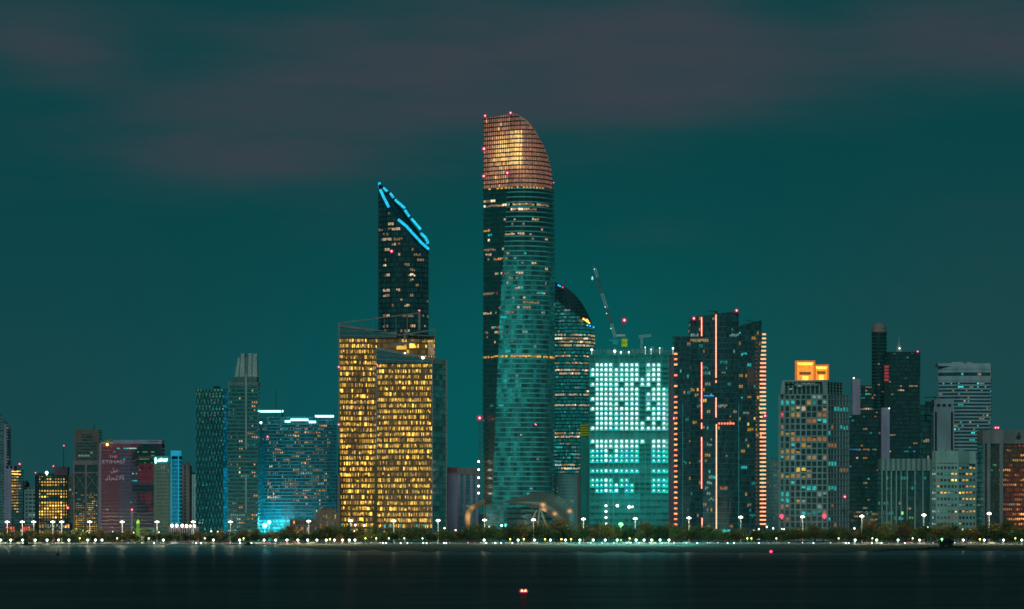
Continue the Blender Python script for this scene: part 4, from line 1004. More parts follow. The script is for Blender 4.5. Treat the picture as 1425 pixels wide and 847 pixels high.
# dark twin complex
D = 2880
t = bldg('dark_stepped_block', 'dark green stepped office block left of the domed cylinder', fp(1182, 1226, D, 24))
dg = lambda e, c, f, px, py: (.001, .012, .012)
def lk(p):
    return lambda e, c, f, px, py: pick(p*(2.2 if f % 4 == 1 else .6), [('warm_lo', 3), ('cyan_lo', 2), ('orange_lo', 1.5), ('gold_lo', 1), ('cyan', 1), ('warm', 1), ('blue_lo', .6)])
section(t, fp(1182, 1226, D, 24), G, Z(577, D), 30, [14, 6, 1, 6], band=dark, bh=.8, bo=.25, glow=dg, lit=lk(.13), win=(.8, .55), capm=dark)
section(t, fp(1198, 1216, D+4, 16), Z(577, D)+.01, Z(536, D), 8, [6, 4, 1, 4], band=dark, bh=.8, bo=.25, glow=dg, lit=lk(.25), pre='upper_', capm=dark)
m = MB(); m.box(X(1187, D), X(1198, D), D+5, D+12, Z(577, D), Z(526.5, D)); m.build('pale_fin', lilac, t)
m = MB(); m.ball((X(1189, D), D+6, Z(525.5, D)), .5); m.build('roof_lamp', BULB, t)
m = MB(); m.box(X(1202, D-14), X(1222, D-14), D-14, D-2, G, Z(712, D-14)); m.build('podium', dark, t)
section(t, fp(1201, 1222, D-15, 10), G, Z(712, D), 5, [9, 3, 1, 3], band=olive, bh=.9, bo=.3, pier=olive, pw=.5, po=.35, pre='annex_', lit=lambda e, c, f, px, py: pick(.45, [('warm', 1), ('gold_lo', 1), ('white_lo', 1)]), win=(.5, .5), capm=dark)
D = 2900
n_ = 20; cx, r = X(1225.3, D), 10.3*D/F
pc_ = [(cx+r*math.cos(-math.pi+2*math.pi*k/n_), D+10+r*math.sin(-math.pi+2*math.pi*k/n_)) for k in range(n_)]
t = thing('domed_cylinder', 'slender dark cylinder tower capped by a pink dome', 'building', (cx, D+10, G))
section(t, pc_, G, Z(461, D), 60, [1]*n_, band=dark, bh=1.0, bo=.2, glow=dg, lit=lambda e, c, f, px, py: pick(.02, [('warm_lo', 1)]), capm=dark)
m = MB(); m.lathe(cx, D+10, [(r*1.04, Z(461.5, D)), (r*1.04, Z(459.5, D)), (r*.95, Z(457, D)), (r*.97, Z(455, D)), (r*.8, Z(451, D)), (r*.5, Z(448.3, D)), (.01, Z(447, D))], 24); m.build('dome', pink, t, smooth=True)
D = 2870; pts = fp(1237, 1280, D, 28)
t = bldg('dark_slab_tower', 'dark green office tower beside the domed cylinder with rooftop turret', pts)
section(t, pts, G, Z(489.5, D), 46, [14, 7, 1, 7], band=dark, bh=.9, bo=.25, glow=dg, lit=lk(.065), win=(.85, .55), capm=dark)
m = MB(); m.box(X(1279, D), X(1280.6, D), D-.5, D+27, Z(525, D), Z(489, D)); m.build('corner_slab', dark, t)
m = MB(); m.lathe(X(1253, D), D+10, [(3.2, Z(489.5, D)), (3.2, Z(485, D)), (2.3, Z(484.5, D)), (2.3, Z(481.5, D)), (1.6, Z(480, D)), (.5, Z(477.5, D)), (.3, Z(470, D)), (.05, Z(465, D))], 14); m.build('turret', conc, t)
m = MB(); m.ball((X(1253, D), D+6.5, Z(484, D)), .5); m.build('roof_lamp', BULB_C, t); beacon(t, 1277, 490.5-1.5, D, .6)
m = MB(); m.box(X(1230.5, D-3), X(1237.5, D-3), D-1, D+5, Z(640, D), Z(508.5, D)); m.build('link_column', dark, t)
m = MB()
for k in range(5): m.box(X(1231, D-3), X(1237, D-3), D-1.3, D-1.05, Z(530-4.6*k, D), Z(526.8-4.6*k, D))
m.build('red_panel', EM['red_lo'], t)
m = MB(); m.box(X(1226.5, D-6), X(1238, D-6), D-6, D+2, G, Z(567, D-6)); m.build('pale_fin', lilac, t)
m = MB(); m.ball((X(1237.5, D-6), D-6.5, Z(568, D-6)), .4); m.build('roof_lamp', BULB_C, t)
# banded tower
D = 3060; pts = [(X(a, D+d), D+d) for a, d in ((1306.5, 9), (1333, 1), (1341, 0), (1378, 3), (1379, 26), (1307, 30))]
t = bldg('banded_white_tower', 'white tower with fine dark bands and lit rooftop machinery', pts)
wb = wall('grey_white_band', (.50, .50, .54))
def lw(e, c, f, px, py):
    if 513 < py < 521 and px < 1332: return pick(.9, [('cyan', 3), ('cyan_hi', 1)])
    return pick(.14, [('warm_lo', 2), ('white_lo', 2), ('cyan', 2), ('warm', 1), ('cyan_hi', .3), ('gold_lo', 1)])
section(t, pts, G, Z(527, D), 45, [10, 3, 14, 8, 1, 8], band=wb, bh=1.25, bo=.5, glow=(.001, .016, .018), lit=lw, win=(.8, .7), capm=wb)
p5 = [(X(a, D+d), D+d) for a, d in ((1306, 9), (1333, .8), (1341, -.2), (1378.5, 3), (1379.5, 26), (1307, 30))]
section(t, p5, Z(527, D)+.01, Z(509, D), 2, [4, 2, 6, 3, 1, 3], band=wb, bh=2.4, bo=.4, glow=(.001, .018, .018), lit=lw, pre='attic_', capm=wb)
m = MB(); m.box(X(1306, D), X(1379, D), D+3.2, D+24, Z(509, D), Z(505, D)); m.box(X(1326, D), X(1342, D), D+8, D+14, Z(505, D), Z(503, D)); m.box(X(1347, D), X(1354, D), D+8, D+14, Z(505, D), Z(503, D)); m.build('plant_room', wb, t)
for a, y, k in ((1329, 507, 'orange'), (1340, 506, 'white_hi'), (1352, 506.5, 'orange'), (1376.5, 507, 'white')):
    m = MB(); m.ball((X(a, D+6), D+6, Z(y, D)), .7); m.build('roof_lamp', EM[k], t)
# white windowed slab before it and dark green small block
D = 2960; pts = fp(1300, 1327, D, 20)
t = bldg('white_slab', 'plain white slab with three dark openings at its head', pts)
wc = wall('white_concrete', (.38, .38, .40))
section(t, pts, G, Z(566, D), 26, [7, 5, 1, 5], band=wc, bh=2.0, bo=.35, pier=wc, pw=2.2, po=.4, glow=(.001, .012, .012), capm=wc, lit=lambda e, c, f, px, py: pick(.04, [('warm', 1), ('white_lo', 1)]))
m = MB(); z = lambda p: Z(p, D)
for a, b in ((1300, 1303.5), (1308.5, 1311), (1316.3, 1319), (1323.6, 1327)): m.box(X(a, D), X(b, D), D-.6, D-.1, z(573), z(562))
m.box(X(1300, D), X(1327, D), D-.6, D+19, z(562), z(555.5)); m.build('head_frame', wc, t)
m = MB(); m.box(X(1301, D), X(1326, D), D, D+18, z(566), z(562)); m.build('head_recess', dark, t)
m = MB(); m.tube((X(1287, D), D+5, z(552.5)), (X(1306, D), D+5, z(552)), .3); m.tube((X(1303, D), D+5, z(552)), (X(1303, D), D+5, z(556)), .4); m.box(X(1290, D), X(1300, D), D+5, D+12, z(566), z(558)); m.build('roof_hoist', dark, t)
D = 2990; pts = fp(1279, 1301.5, D, 18)
t = bldg('green_glass_block', 'small dark green glass block with pale corner behind the finned hall', pts)
section(t, pts, G, Z(563, D), 24, [8, 5, 1, 5], band=dark, bh=.7, bo=.2, glow=(.002, .022, .020), capm=dark, lit=lambda e, c, f, px, py: pick(.8 if 600 < py < 625 and (f % 2) else .05, [('warm_lo', 1), ('gold_lo', 1), ('white_lo', 1)]) if px > 1284 else None)
# finned hall
D = 2770; pts = fp(1226, 1303, D, 26)
t = bldg('finned_hall', 'dark glass hall with tall white fins under a deep white top band', pts)
section(t, pts, G, Z(655, D), 14, [22, 7, 1, 7], band=dark, bh=.5, bo=.15, glow=(.001, .020, .018), capm=dark, lit=lambda e, c, f, px, py: ('green_hi' if 1253 < px < 1259 and 714 < py < 722 else pick(.10, [('cyan_lo', 2), ('green_lo', 1), ('cyan', 1), ('warm_lo', .5), ('blue', .3)])))
for x in (1227, 1233.5, 1240, 1247, 1253.5, 1262, 1273, 1284, 1294.5):
    m = MB(); m.box(X(x-.7, D), X(x+.7, D), D-2, D-.3, G, Z(655, D)); m.build('fin', conc, t)
hc = wall('hall_band', (.30, .35, .34))
for k in range(11):
    a = 1225.5+7.1*k; m = MB(); n_ = 7
    P_ = [(X(a+7.1*j/n_, D), D-.4-2.2*math.sin(math.pi*j/n_)**.7) for j in range(n_+1)]
    b_ = [(p[0], p[1], Z(655, D)) for p in P_]+[(P_[-1][0], D+1, Z(655, D)), (P_[0][0], D+1, Z(655, D))]
    m.hexa(b_, [(p[0], p[1], Z(638, D)) for p in b_]); m.build('scalloped_panel', hc, t)
m = MB(); m.box(X(1226, D), X(1303, D), D+1.1, D+25, Z(655, D), Z(638.5, D)); m.build('top_storey', hc, t)
# bevelled pale flats
D = 2745; pts = [(X(a, D+d), D+d) for a, d in ((1297, 6), (1303, 0), (1333, 0), (1358, 9), (1358, 28), (1297, 28))]
t = bldg('angled_flats', 'pale green angled flats with mixed coloured lit windows', pts)
bw = wall('pale_flats_wall', (.34, .44, .40))
def lv(e, c, f, px, py):
    if e == 2: return pick(.42, [('gold', 2), ('red', 1), ('white_lo', 2), ('gold_hi', .6), ('warm', 1), ('orange', 1)])
    if e == 0: return pick(.3, [('white', 1)])
    return pick(.28, [('white_lo', 2), ('gold', 1), ('cyan_lo', 1), ('green_lo', 1), ('warm', 1), ('gold_hi', .3), ('red_lo', .5)])
section(t, pts, G, Z(640, D), 13, [2, 6, 5, 4, 1, 4], band=bw, bh=2.5, bo=.4, pier=bw, pw=.9, po=.45, glow=(.0015, .014, .013), lit=lv, win=(.62, .7), capm=bw)
m = MB(); pp_ = [(x, y-.5) for x, y in pts]
m.hexa([(p[0], p[1], Z(640, D)) for p in pp_], [(p[0], p[1], Z(627, D)) for p in pp_]); m.build('top_storey', bw, t)
m = MB(); m.box(X(1349, D), X(1358.5, D), D+3, D+3.6, Z(645, D), Z(628, D)); m.build('roof_arch', bw, t)
rooftop(t, 1301, 1345, D, 20, 627, 3, bw, 2)
D = 2850; pts = fp(1357, 1371, D, 16)
t = bldg('ribbed_pale_block', 'narrow pale ribbed block left of the brown bank', pts)
section(t, pts, G, Z(630, D), 18, [5, 5, 1, 5], band=tealband, bh=1.1, bo=.3, pier=lilac, pw=1.3, po=.5, glow=(.002, .022, .024), lit=lambda e, c, f, px, py: pick(.1, [('white_lo', 1), ('cyan_lo', 1)]))
# brown bank
D = 2730; pts = fp(1368, 1450, D, 34)
t = bldg('brown_bank', 'brown glass bank with white columns and ribbed roof band', pts)
bg = wall('bank_stone', (.27, .24, .24))
def lbk(e, c, f, px, py):
    if e == 3: return None
    if 635 < py < 641: return pick(.95, [('gold_lo', 3), ('white_lo', 1)]) if px > 1394 else None
    if px < 1390: return pick(.05, [('cyan_lo', 1), ('green_lo', 1)])
    if py > 700 and abs(px-1417) < 5: return pick(.85, [('orange', 2), ('orange_hi', .5), ('red_lo', 1)])
    return pick(.33, [('orange_lo', 4), ('red_lo', 2), ('warm_lo', 1), ('orange', 1.2), ('white_lo', .3)])
section(t, pts, G, Z(617, D), 20, [30, 8, 1, 8], band=wall('bank_bronze', (.10, .05, .03), .5), bh=.6, bo=.2, lit=lbk, win=(.7, .5), capm=dark,
        glow=lambda e, c, f, px, py: (.022+.03*(py > 650), .012, .006) if px > 1397 else ((.001, .03, .03) if px < 1372 else (.006, .014, .012)))
for a, b in ((1368, 1369.6), (1373, 1377.5), (1390.5, 1395.5)):
    m = MB(); m.box(X(a, D), X(b, D), D-2.2, D-.3, G, Z(598, D)); m.build('column', bg, t)
m = MB(); m.box(X(1367.5, D), X(1452, D), D-1.4, D+33, Z(617, D), Z(598.5, D)); bnd = m.build('roof_band', bg, t)
m = MB()
for k in range(40):
    x = 1397+k*1.4
    if x < 1450: m.box(X(x, D), X(x+.5, D), D-1.8, D-1.45, Z(615, D), Z(599.5, D))
m.build('band_rib', bg, t)
m = MB(); m.lathe(X(1416.8, D), D-2.4, [(1.5*.6, Z(610.4, D)), (1.5, Z(609, D)), (1.6, Z(607, D)), (1.1, Z(605.2, D)), (.6, Z(604, D)), (.7, Z(603, D)), (.25, Z(601.5, D)), (.05, Z(600.2, D))], 16, sy=.25); m.build('emblem', dark, t, smooth=True)
m = MB(); m.box(X(1396.5, D), X(1450, D), D-.8, D-.4, Z(619.5, D), Z(617, D)); m.build('red_trim', EM['red_lo'], t) if False else None
for a in (1385.2, 1388.8): beacon(t, a, 595, D-2, .75)
# low roadside buildings
D = 2690
def low(name, lab, a, b, ytop, lit_, wl, gl_=(.003, .02, .02), nf=2, cw=2.4, depth=12):
    pts = fp(a, b, D, depth); t = bldg(name, lab, pts)
    section(t, pts, G, Z(ytop, D), nf, cw, band=wl, bh=.8, bo=.4, pier=wl, pw=.4, po=.45, glow=gl_, lit=lit_, win=(.85, .75), capm=wl)
    return t
low('red_shopfront', 'low shopfront glowing red near the left picture edge', 7, 49, 731, lambda e, c, f, px, py: pick(.8 if (8 < px < 22 or 29 < px < 47) else 0, [('red', 2), ('orange', 2), ('red_hi', .4)]), dark, cw=1.7)
low('cyan_kiosk', 'tiny cyan lit kiosk under the red shopfront', -2, 13, 739, lambda e, c, f, px, py: pick(.9, [('cyan_hi', 1), ('white', 1)]), dark, nf=1)
low('grocery_block', 'low dark block with orange and red lamps below the yellow office', 54, 97, 728, lambda e, c, f, px, py: pick(.4, [('orange', 1), ('red', 1), ('gold_lo', 1), ('orange_hi', .5)]), dark, nf=3, cw=2.)
t = low('lamp_terrace', 'low ribbed terrace with a row of globe lamps on its roof', 236, 275, 733, lambda e, c, f, px, py: pick(.2, [('white_lo', 1)]), lilac, nf=1, cw=1.5)
for i, (x, y) in enumerate(((239.5, 731), (246, 731), (253.7, 731), (259.8, 731.5), (265, 731.5), (271, 731.5))):
    m = MB(); m.ball((X(x, D), D-1, Z(y, D)), 1.0 if i < 4 else .7); m.tube((X(x, D), D-.6, Z(734, D)), (X(x, D), D-.6, Z(y+1, D)), .1); m.build('roof_globe', emit('bulb_warm', (1, .8, .45), 6, 0), t, smooth=True)
low('white_kiosk', 'small white lit kiosk with a cyan panel before the poster slab', 196, 213, 734, lambda e, c, f, px, py: ('warm' if px < 204 else 'cyan_hi') if R.random() < .8 else None, conc, nf=2, cw=1.5)
low('glass_lobby', 'low teal lit lobby at the foot of the right golden block', 524, 600, 736, lambda e, c, f, px, py: pick(.35, [('cyan_hi', 1), ('gold', 1), ('white', 1)]), dark, gl_=(.003, .06, .055), nf=1)
low('site_office', 'low glowing site office in front of the building site', 866, 884, 736, lambda e, c, f, px, py: pick(.8, [('white', 1), ('cyan', 1)]), pg, nf=1)
low('cyan_arcade', 'low arcade of white lights right of the red lined tower foot', 1032, 1058, 738, lambda e, c, f, px, py: pick(.7, [('white_hi', 1), ('cyan_hi', 1)]), dark, nf=1, cw=3)
low('striped_marquee', 'low lit marquee at the foot of the angled pale flats', 1336, 1353, 738, lambda e, c, f, px, py: pick(.8, [('white_hi', 1), ('cyan', 1)]), conc, nf=1)
# slender monuments
D = 2680
t = thing('clock_pylon', 'slender pale pylon with a red lamp on top', 'monument', (X(183.6, D), D, G))
m = MB(); m.frustum(X(182.3, D), X(184.9, D), D-.7, D+.7, G, X(182.8, D), X(184.4, D), D-.4, D+.4, Z(716, D)); m.build('shaft', wall('pylon_stone', (.4, .3, .26)), t)
m = MB(); m.box(X(181.7, D), X(185.5, D), D-1, D+1, Z(716, D), Z(711.5, D)); m.build('head', wall('pylon_stone', (.4, .3, .26)), t); beacon(t, 183.7, 709, D, .7)
t = thing('green_minaret', 'small minaret washed in green light', 'minaret', (X(192, D), D, G))
m = MB(); x = X(192, D); gm_ = emit('green_wash', (.30, .85, .05), .28, .5); gh = emit('green_wash_bright', (.4, 1, .05), 1.0, .3)
m.lathe(x, D, [(1.5, G), (1.3, Z(738, D)), (1.9, Z(737, D)), (1.9, Z(736, D)), (1.1, Z(735, D)), (1.0, Z(730, D)), (1.6, Z(729, D)), (1.5, Z(728, D))], 10); m.build('shaft', gm_, t)
m = MB(); m.lathe(x, D, [(.9, Z(728, D)), (1.3, Z(726.5, D)), (1.0, Z(725, D)), (.3, Z(724, D)), (.05, Z(722, D))], 10); m.build('cap', gh, t)

# ================================================================ ground, shore, sea
def waterline(px): return interp([(-300, 758.5), (375, 758.6), (400, 760.5), (430, 763), (480, 765.5), (560, 767), (700, 768), (1100, 768.8), (1180, 768.2), (1260, 766.5), (1700, 767)], px)
def DW(py): return CH*F/(py-HY)
m = MB(); m.box(-9000, 9000, -3000, 26000, -1.2, -1.0)
sea = m  # replaced by a sheet below
def sheet(name, x0, x1, y0, y1, z, mt, nx=1, ny=1):
    me = bpy.data.meshes.new(name); V = []; Fc = []
    for j in range(ny+1):
        for i in range(nx+1): V.append((lerp(x0, x1, i/nx), lerp(y0, y1, j/ny), z))
    for j in range(ny):
        for i in range(nx): a = j*(nx+1)+i; Fc.append((a, a+1, a+nx+2, a+nx+1))
    me.from_pydata(V, [], Fc); me.materials.append(mt)
    ca = me.color_attributes.new('tint', 'FLOAT_COLOR', 'CORNER'); ca.data.foreach_set('color', [1.0]*len(ca.data)*4)
    o = bpy.data.objects.new(name, me); col.objects.link(o); o['kind'] = 'structure'; return o
wm = bpy.data.materials.new('sea_water'); tr = nt(wm); N = tr.nodes; L = tr.links
o = N.new('ShaderNodeOutputMaterial'); tc = N.new('ShaderNodeTexCoord'); mp = N.new('ShaderNodeMapping'); mp.inputs['Scale'].default_value = (.022, .075, 1)
n1 = N.new('ShaderNodeTexNoise'); n1.inputs['Scale'].default_value = 1; n1.inputs['Detail'].default_value = 6; n1.inputs['Roughness'].default_value = .6
mp2 = N.new('ShaderNodeMapping'); mp2.inputs['Scale'].default_value = (.0012, .012, 1); n2 = N.new('ShaderNodeTexNoise'); n2.inputs['Scale'].default_value = 1; n2.inputs['Detail'].default_value = 4
dif = N.new('ShaderNodeBsdfDiffuse'); glo = N.new('ShaderNodeBsdfGlossy'); glo.inputs['Roughness'].default_value = .33; mix = N.new('ShaderNodeMixShader')
bp = N.new('ShaderNodeBump'); bp.inputs['Strength'].default_value = .35; bp.inputs['Distance'].default_value = 1.2
cr1 = N.new('ShaderNodeMapRange'); cr1.inputs[1].default_value = .3; cr1.inputs[2].default_value = .7; cr1.inputs[3].default_value = .06; cr1.inputs[4].default_value = .20
ad = N.new('ShaderNodeMath'); ad.operation = 'ADD'; hf = N.new('ShaderNodeMath'); hf.operation = 'MULTIPLY'; hf.inputs[1].default_value = .5
for a in (mp, mp2): L.new(tc.outputs['Object'], a.inputs[0])
L.new(mp.outputs[0], n1.inputs['Vector']); L.new(mp2.outputs[0], n2.inputs['Vector']); L.new(n1.outputs[0], ad.inputs[0]); L.new(n2.outputs[0], ad.inputs[1]); L.new(ad.outputs[0], hf.inputs[0])
ge = N.new('ShaderNodeNewGeometry'); sxyz = N.new('ShaderNodeSeparateXYZ'); L.new(ge.outputs['Incoming'], sxyz.inputs[0])
fr = N.new('ShaderNodeMapRange'); fr.interpolation_type = 'SMOOTHSTEP'; fr.inputs[1].default_value = .0090; fr.inputs[2].default_value = .0140; fr.inputs[3].default_value = 4.6; fr.inputs[4].default_value = 1.
L.new(sxyz.outputs[2], fr.inputs[0]); fm_ = N.new('ShaderNodeMath'); fm_.operation = 'MULTIPLY'; L.new(cr1.outputs[0], fm_.inputs[0]); L.new(fr.outputs[0], fm_.inputs[1])
L.new(hf.outputs[0], cr1.inputs[0]); L.new(fm_.outputs[0], mix.inputs[0]); L.new(n1.outputs[0], bp.inputs['Height']); L.new(bp.outputs[0], glo.inputs['Normal'])
dif.inputs['Color'].default_value = (.040, .022, .022, 1); glo.inputs['Color'].default_value = (.9, .95, .95, 1)
L.new(dif.outputs[0], mix.inputs[1]); L.new(glo.outputs[0], mix.inputs[2]); L.new(mix.outputs[0], o.inputs[0])
sheet('sea_water', -9000, 9000, -2500, 9000, 0., wm)
# land
pxs = list(range(-700, 2200, 25)); land = MB(); beach = MB()
sand = wall('dark_sand', (.035, .042, .044), .95, .3, .05)
for a, b in zip(pxs, pxs[1:]):
    def ring(p):
        x = X(p, 2532); return [(x, 2526, -.8), (x, 2532, G+.0), (x, 2560, G), (X(p, 9000)*1.3, 14000, G)]
    A, B = ring(a), ring(b)
    for k in range(3): land.face([A[k], B[k], B[k+1], A[k+1]])
o = land.build('ground', paving); o['kind'] = 'structure'
for a, b in zip(range(355, 2200, 15), range(370, 2215, 15)):
    def rb_(p):
        d0 = DW(waterline(p)+.8*math.sin(p*.13)+.4*math.sin(p*.31)); d0 = min(d0, 2527)
        return [(X(p, d0), d0-8, -.12), (X(p, d0), d0+12, .12), (X(p, (d0+2530)/2), (d0+2530)/2, .35), (X(p, 2530), 2530, .5)]
    A, B = rb_(a), rb_(b)
    for k in range(3): beach.face([A[k], B[k], B[k+1], A[k+1]])
o = beach.build('beach', sand); o['kind'] = 'structure'
x0, x1 = X(-500, 2540), X(1950, 2540)
sheet('road', x0, x1, 2547, 2559, G+.006, tarmac)
sheet('promenade', x0, x1, 2533, 2544, G+.005, wall('promenade_paving', (.25, .22, .2)))
m = MB()
m.box(x0, x1, 2544, 2544.4, G-.1, G+.14); m.box(x0, x1, 2559.6, 2560, G-.1, G+.14); o = m.build('kerb', conc); o['kind'] = 'structure'
m = MB(); x = x0
while x < x1: m.face([(x, 2553-.08, G+.011), (x+3, 2553-.08, G+.011), (x+3, 2553+.08, G+.011), (x, 2553+.08, G+.011)]); x += 9
o = m.build('road_marking', white); o['kind'] = 'structure'
# rock groyne and dark hut
m = MB()
for k in range(170):
    u = k/169; p = 1215+130*u+R.uniform(-2, 2); d = lerp(2185, 2330, u)+R.uniform(-6, 6); r = R.uniform(.5, 1.2)*(.5+.9*u)
    x = X(p, d); q = [(x+r*R.uniform(.7, 1.3)*math.cos(a), d+r*R.uniform(.7, 1.3)*math.sin(a), -.3) for a in (0, 1.2, 2.3, 3.4, 4.4, 5.4)]
    m.hexa(q, [(x+(v[0]-x)*.5, d+(v[1]-d)*.5, r*R.uniform(.7, 1.2)) for v in q])
tag(m.build('rock_groyne', wall('black_rock', (.02, .022, .022), .9)), 'low black rock groyne running out from the right beach', 'groyne')
D = 2330; t = thing('beach_hut', 'dark square hut with a green lamp at the groyne head', 'hut', (X(1317, D), D, .3))
m = MB(); m.box(X(1308, D), X(1326, D), D, D+7, .1, Z(753, D)); m.build('wall', wall('hut_black', (.012, .016, .014)), t)
m = MB(); m.frustum(X(1306.5, D), X(1327.5, D), D-.8, D+8, Z(753, D), X(1312, D), X(1322, D), D+2, D+5, Z(748.5, D)); m.build('roof', MAT['hut_black'], t)
m = MB(); m.box(X(1315, D), X(1318.5, D), D-.1, D-.02, .3, Z(758, D)); m.build('door', metal_d, t)
m = MB(); m.tube((X(1310.5, D), D-.8, Z(753, D)), (X(1310.5, D), D-.8, Z(750.5, D)), .1); m.ball((X(1310.5, D), D-.8, Z(750, D)), .6); m.build('lamp', BULB_G, t)
# railings along the promenade
for (a, b, lab) in ((0, 140, 'white railing on the waterfront below the left group of blocks'), (140, 360, 'white railing on the waterfront below the poster slab and lattice tower'), (360, 640, 'white railing on the waterfront below the hotel and golden blocks'),
                    (640, 930, 'white railing on the waterfront below the tallest tower and building site'), (930, 1300, 'white railing on the waterfront below the red lined tower and apartments'), (1330, 1425, 'white railing on the waterfront below the brown bank')):
    Dr = 2533.3; t = thing('railing', lab, 'railing', (X((a+b)/2, Dr), Dr, G), 'railings along the promenade'); m = MB(); x = X(a, Dr)
    while x < X(b, Dr): m.box(x, x+.12, Dr, Dr+.12, G, G+1.05); x += 2.
    m.build('post', white, t); m = MB()
    for h in (.5, .8, 1.05): m.box(X(a, Dr), X(b, Dr), Dr+.02, Dr+.1, G+h, G+h+.07)
    m.build('rail', white, t)

# ================================================================ zones for labels
zones = [(-60, 28, 'left edge tower'), (28, 52, 'small grey flats'), (52, 99, 'yellow office'), (99, 139, 'portal crowned tower'), (139, 215, 'red poster slab'), (215, 250, 'cyan striped office'),
         (250, 273, 'reddish brown flats'), (273, 317, 'lattice tower'), (317, 359, 'stepped crown tower'), (359, 405, 'cyan floodlit hotel corner'), (405, 471, 'domed pavilion'), (471, 524, 'left golden block'),
         (524, 621, 'right golden block'), (621, 665, 'pinkish and ribbed flats'), (665, 706, 'tallest tower'), (706, 800, 'shell canopy'), (800, 822, 'brown stair fin'), (822, 932, 'floodlit building site'),
         (932, 997, 'left half of red lined tower'), (997, 1068, 'right half of red lined tower'), (1068, 1086, 'rear pale flats'), (1086, 1152, 'orange crowned flats'), (1152, 1182, 'orange crowned flats flank'), (1182, 1226, 'dark stepped block'),
         (1226, 1300, 'finned hall'), (1300, 1358, 'angled pale flats'), (1358, 1368, 'narrow pale ribbed block'), (1368, 1600, 'brown bank')]
ordn = ['first', 'second', 'third', 'fourth', 'fifth', 'sixth', 'seventh', 'eighth', 'ninth', 'tenth', 'eleventh', 'twelfth', 'thirteenth', 'fourteenth', 'fifteenth', 'sixteenth', 'seventeenth', 'eighteenth', 'nineteenth', 'twentieth']
def label_row(items, desc):
    """items: list of px -> labels naming each by the building behind it and its order there"""
    items = sorted(items, key=lambda q: q[0] if isinstance(q, tuple) else q); cnt = {}; tot = {}
    zn = lambda p: next((z[2] for z in zones if z[0] <= p < z[1]), 'brown bank')
    for it in items: p = it[0] if isinstance(it, tuple) else it; tot[zn(p)] = tot.get(zn(p), 0)+1
    out = []
    for it in items:
        p = it[0] if isinstance(it, tuple) else it; z_ = zn(p); k = cnt.get(z_, 0); cnt[z_] = k+1
        out.append((it, f"{desc} before the {z_}" if tot[z_] == 1 else f"{desc}, {ordn[k]} from left before the {z_}"))
    return out
# ================================================================ tall mast lamps
masts = [(10, 726), (31, 726), (47, 726), (73.5, 726), (86, 726), (125, 726), (170, 726), (218.5, 726), (269, 726), (320.6, 726), (429.6, 725), (487.7, 724.5), (548, 724.5), (609.7, 724), (674.4, 723.5), (742.4, 723), (812, 722), (884, 721.5), (958.7, 720.5), (1030.7, 719.5), (1116.8, 719), (1199.4, 718), (1285.8, 716.5), (1376.5, 714.5)]
protoL = None
for (px, py), lab in label_row(masts, 'tall white mast lamp'):
    D = 2604; h = Z(py, D)-G
    if protoL is None:
        t = thing('mast_lamp', lab, 'street lamp', (0, 0, 0), 'tall mast lamps along the corniche road'); protoL = t
        m = MB(); m.tube((0, 0, 0), (0, 0, 15.2), .20, .14, 8); m.tube((0, 0, 0), (0, 0, .8), .5, .45, 8); m.build('pole', wall('lit_pole', (.75, .75, .7)), t)
        m = MB(); m.lathe(0, 0, [(.3, 15.0), (.9, 15.5), (1.15, 15.9), (1.15, 16.1), (.4, 16.4)], 12); m.build('head_ring', white, t)
        m = MB()
        for k in range(6):
            a = k*math.pi/3; m.ball((.95*math.cos(a), .95*math.sin(a), 15.7), .5)
        m.ball((0, -.3, 15.8), .85, 0, 12, .8); m.build('floodlight', BULB, t, smooth=True)
        r = t; r.location = (X(px, D), D, G); r.scale = (1, 1, h/15.7)
    else: r = dup(protoL, (X(px, D), D, G), lab, 0, (1, 1, h/15.7))
    mk_light(X(px, D), D-2.2, G+h-1.2, 6500, (1, .90, .58), .6)
# promenade globe lamps
cool = [1, 15, 31.5, 49, 65.5, 81.5, 96, 122, 133, 142, 367.5, 383.5, 399.3, 414.5, 428, 441, 454, 465.5, 476.5, 486, 494, 673.6, 721, 744, 766, 787, 807, 825.5, 842.2, 858.8, 885.2, 896.3, 907, 918.5, 931, 227.3, 297, 333.5, 1190, 1220, 1249.7, 1279.8, 1340.5, 1369.7, 1396.5, 1422]
small = [111, 163, 207, 285, 339, 508.5, 523.6, 541.2, 562.6, 588, 876.2, 1167, 1080.4, 1214, 1270, 1040, 1045.6, 1413]
yell = [459, 729, 781.3, 710, 758.5, 794.7, 1363.5]
low_ = [279.7, 214.5, 334, 273, 350, 532.9, 537, 557.6, 567, 589, 593.6, 621, 676.6, 713, 689, 970.3, 1012.5, 1021.3, 1056, 1132, 1177.4, 1181, 1213.3, 1226.7, 1259, 618, 689.5, 697.3]
def globe_lamp(bulb, h, r, lab, group, cat='street lamp'):
    t = thing('globe_lamp', lab, cat, (0, 0, 0), group)
    m = MB(); m.tube((0, 0, 0), (0, 0, h-r*.6), .12, .08, 6); m.tube((0, 0, 0), (0, 0, .35), .22, .2, 6); m.build('pole', wall('lamp_pole', (.3, .3, .28)), t)
    m = MB(); m.ball((0, 0, h), r, 0, 10); m.build('globe', bulb, t, smooth=True); return t
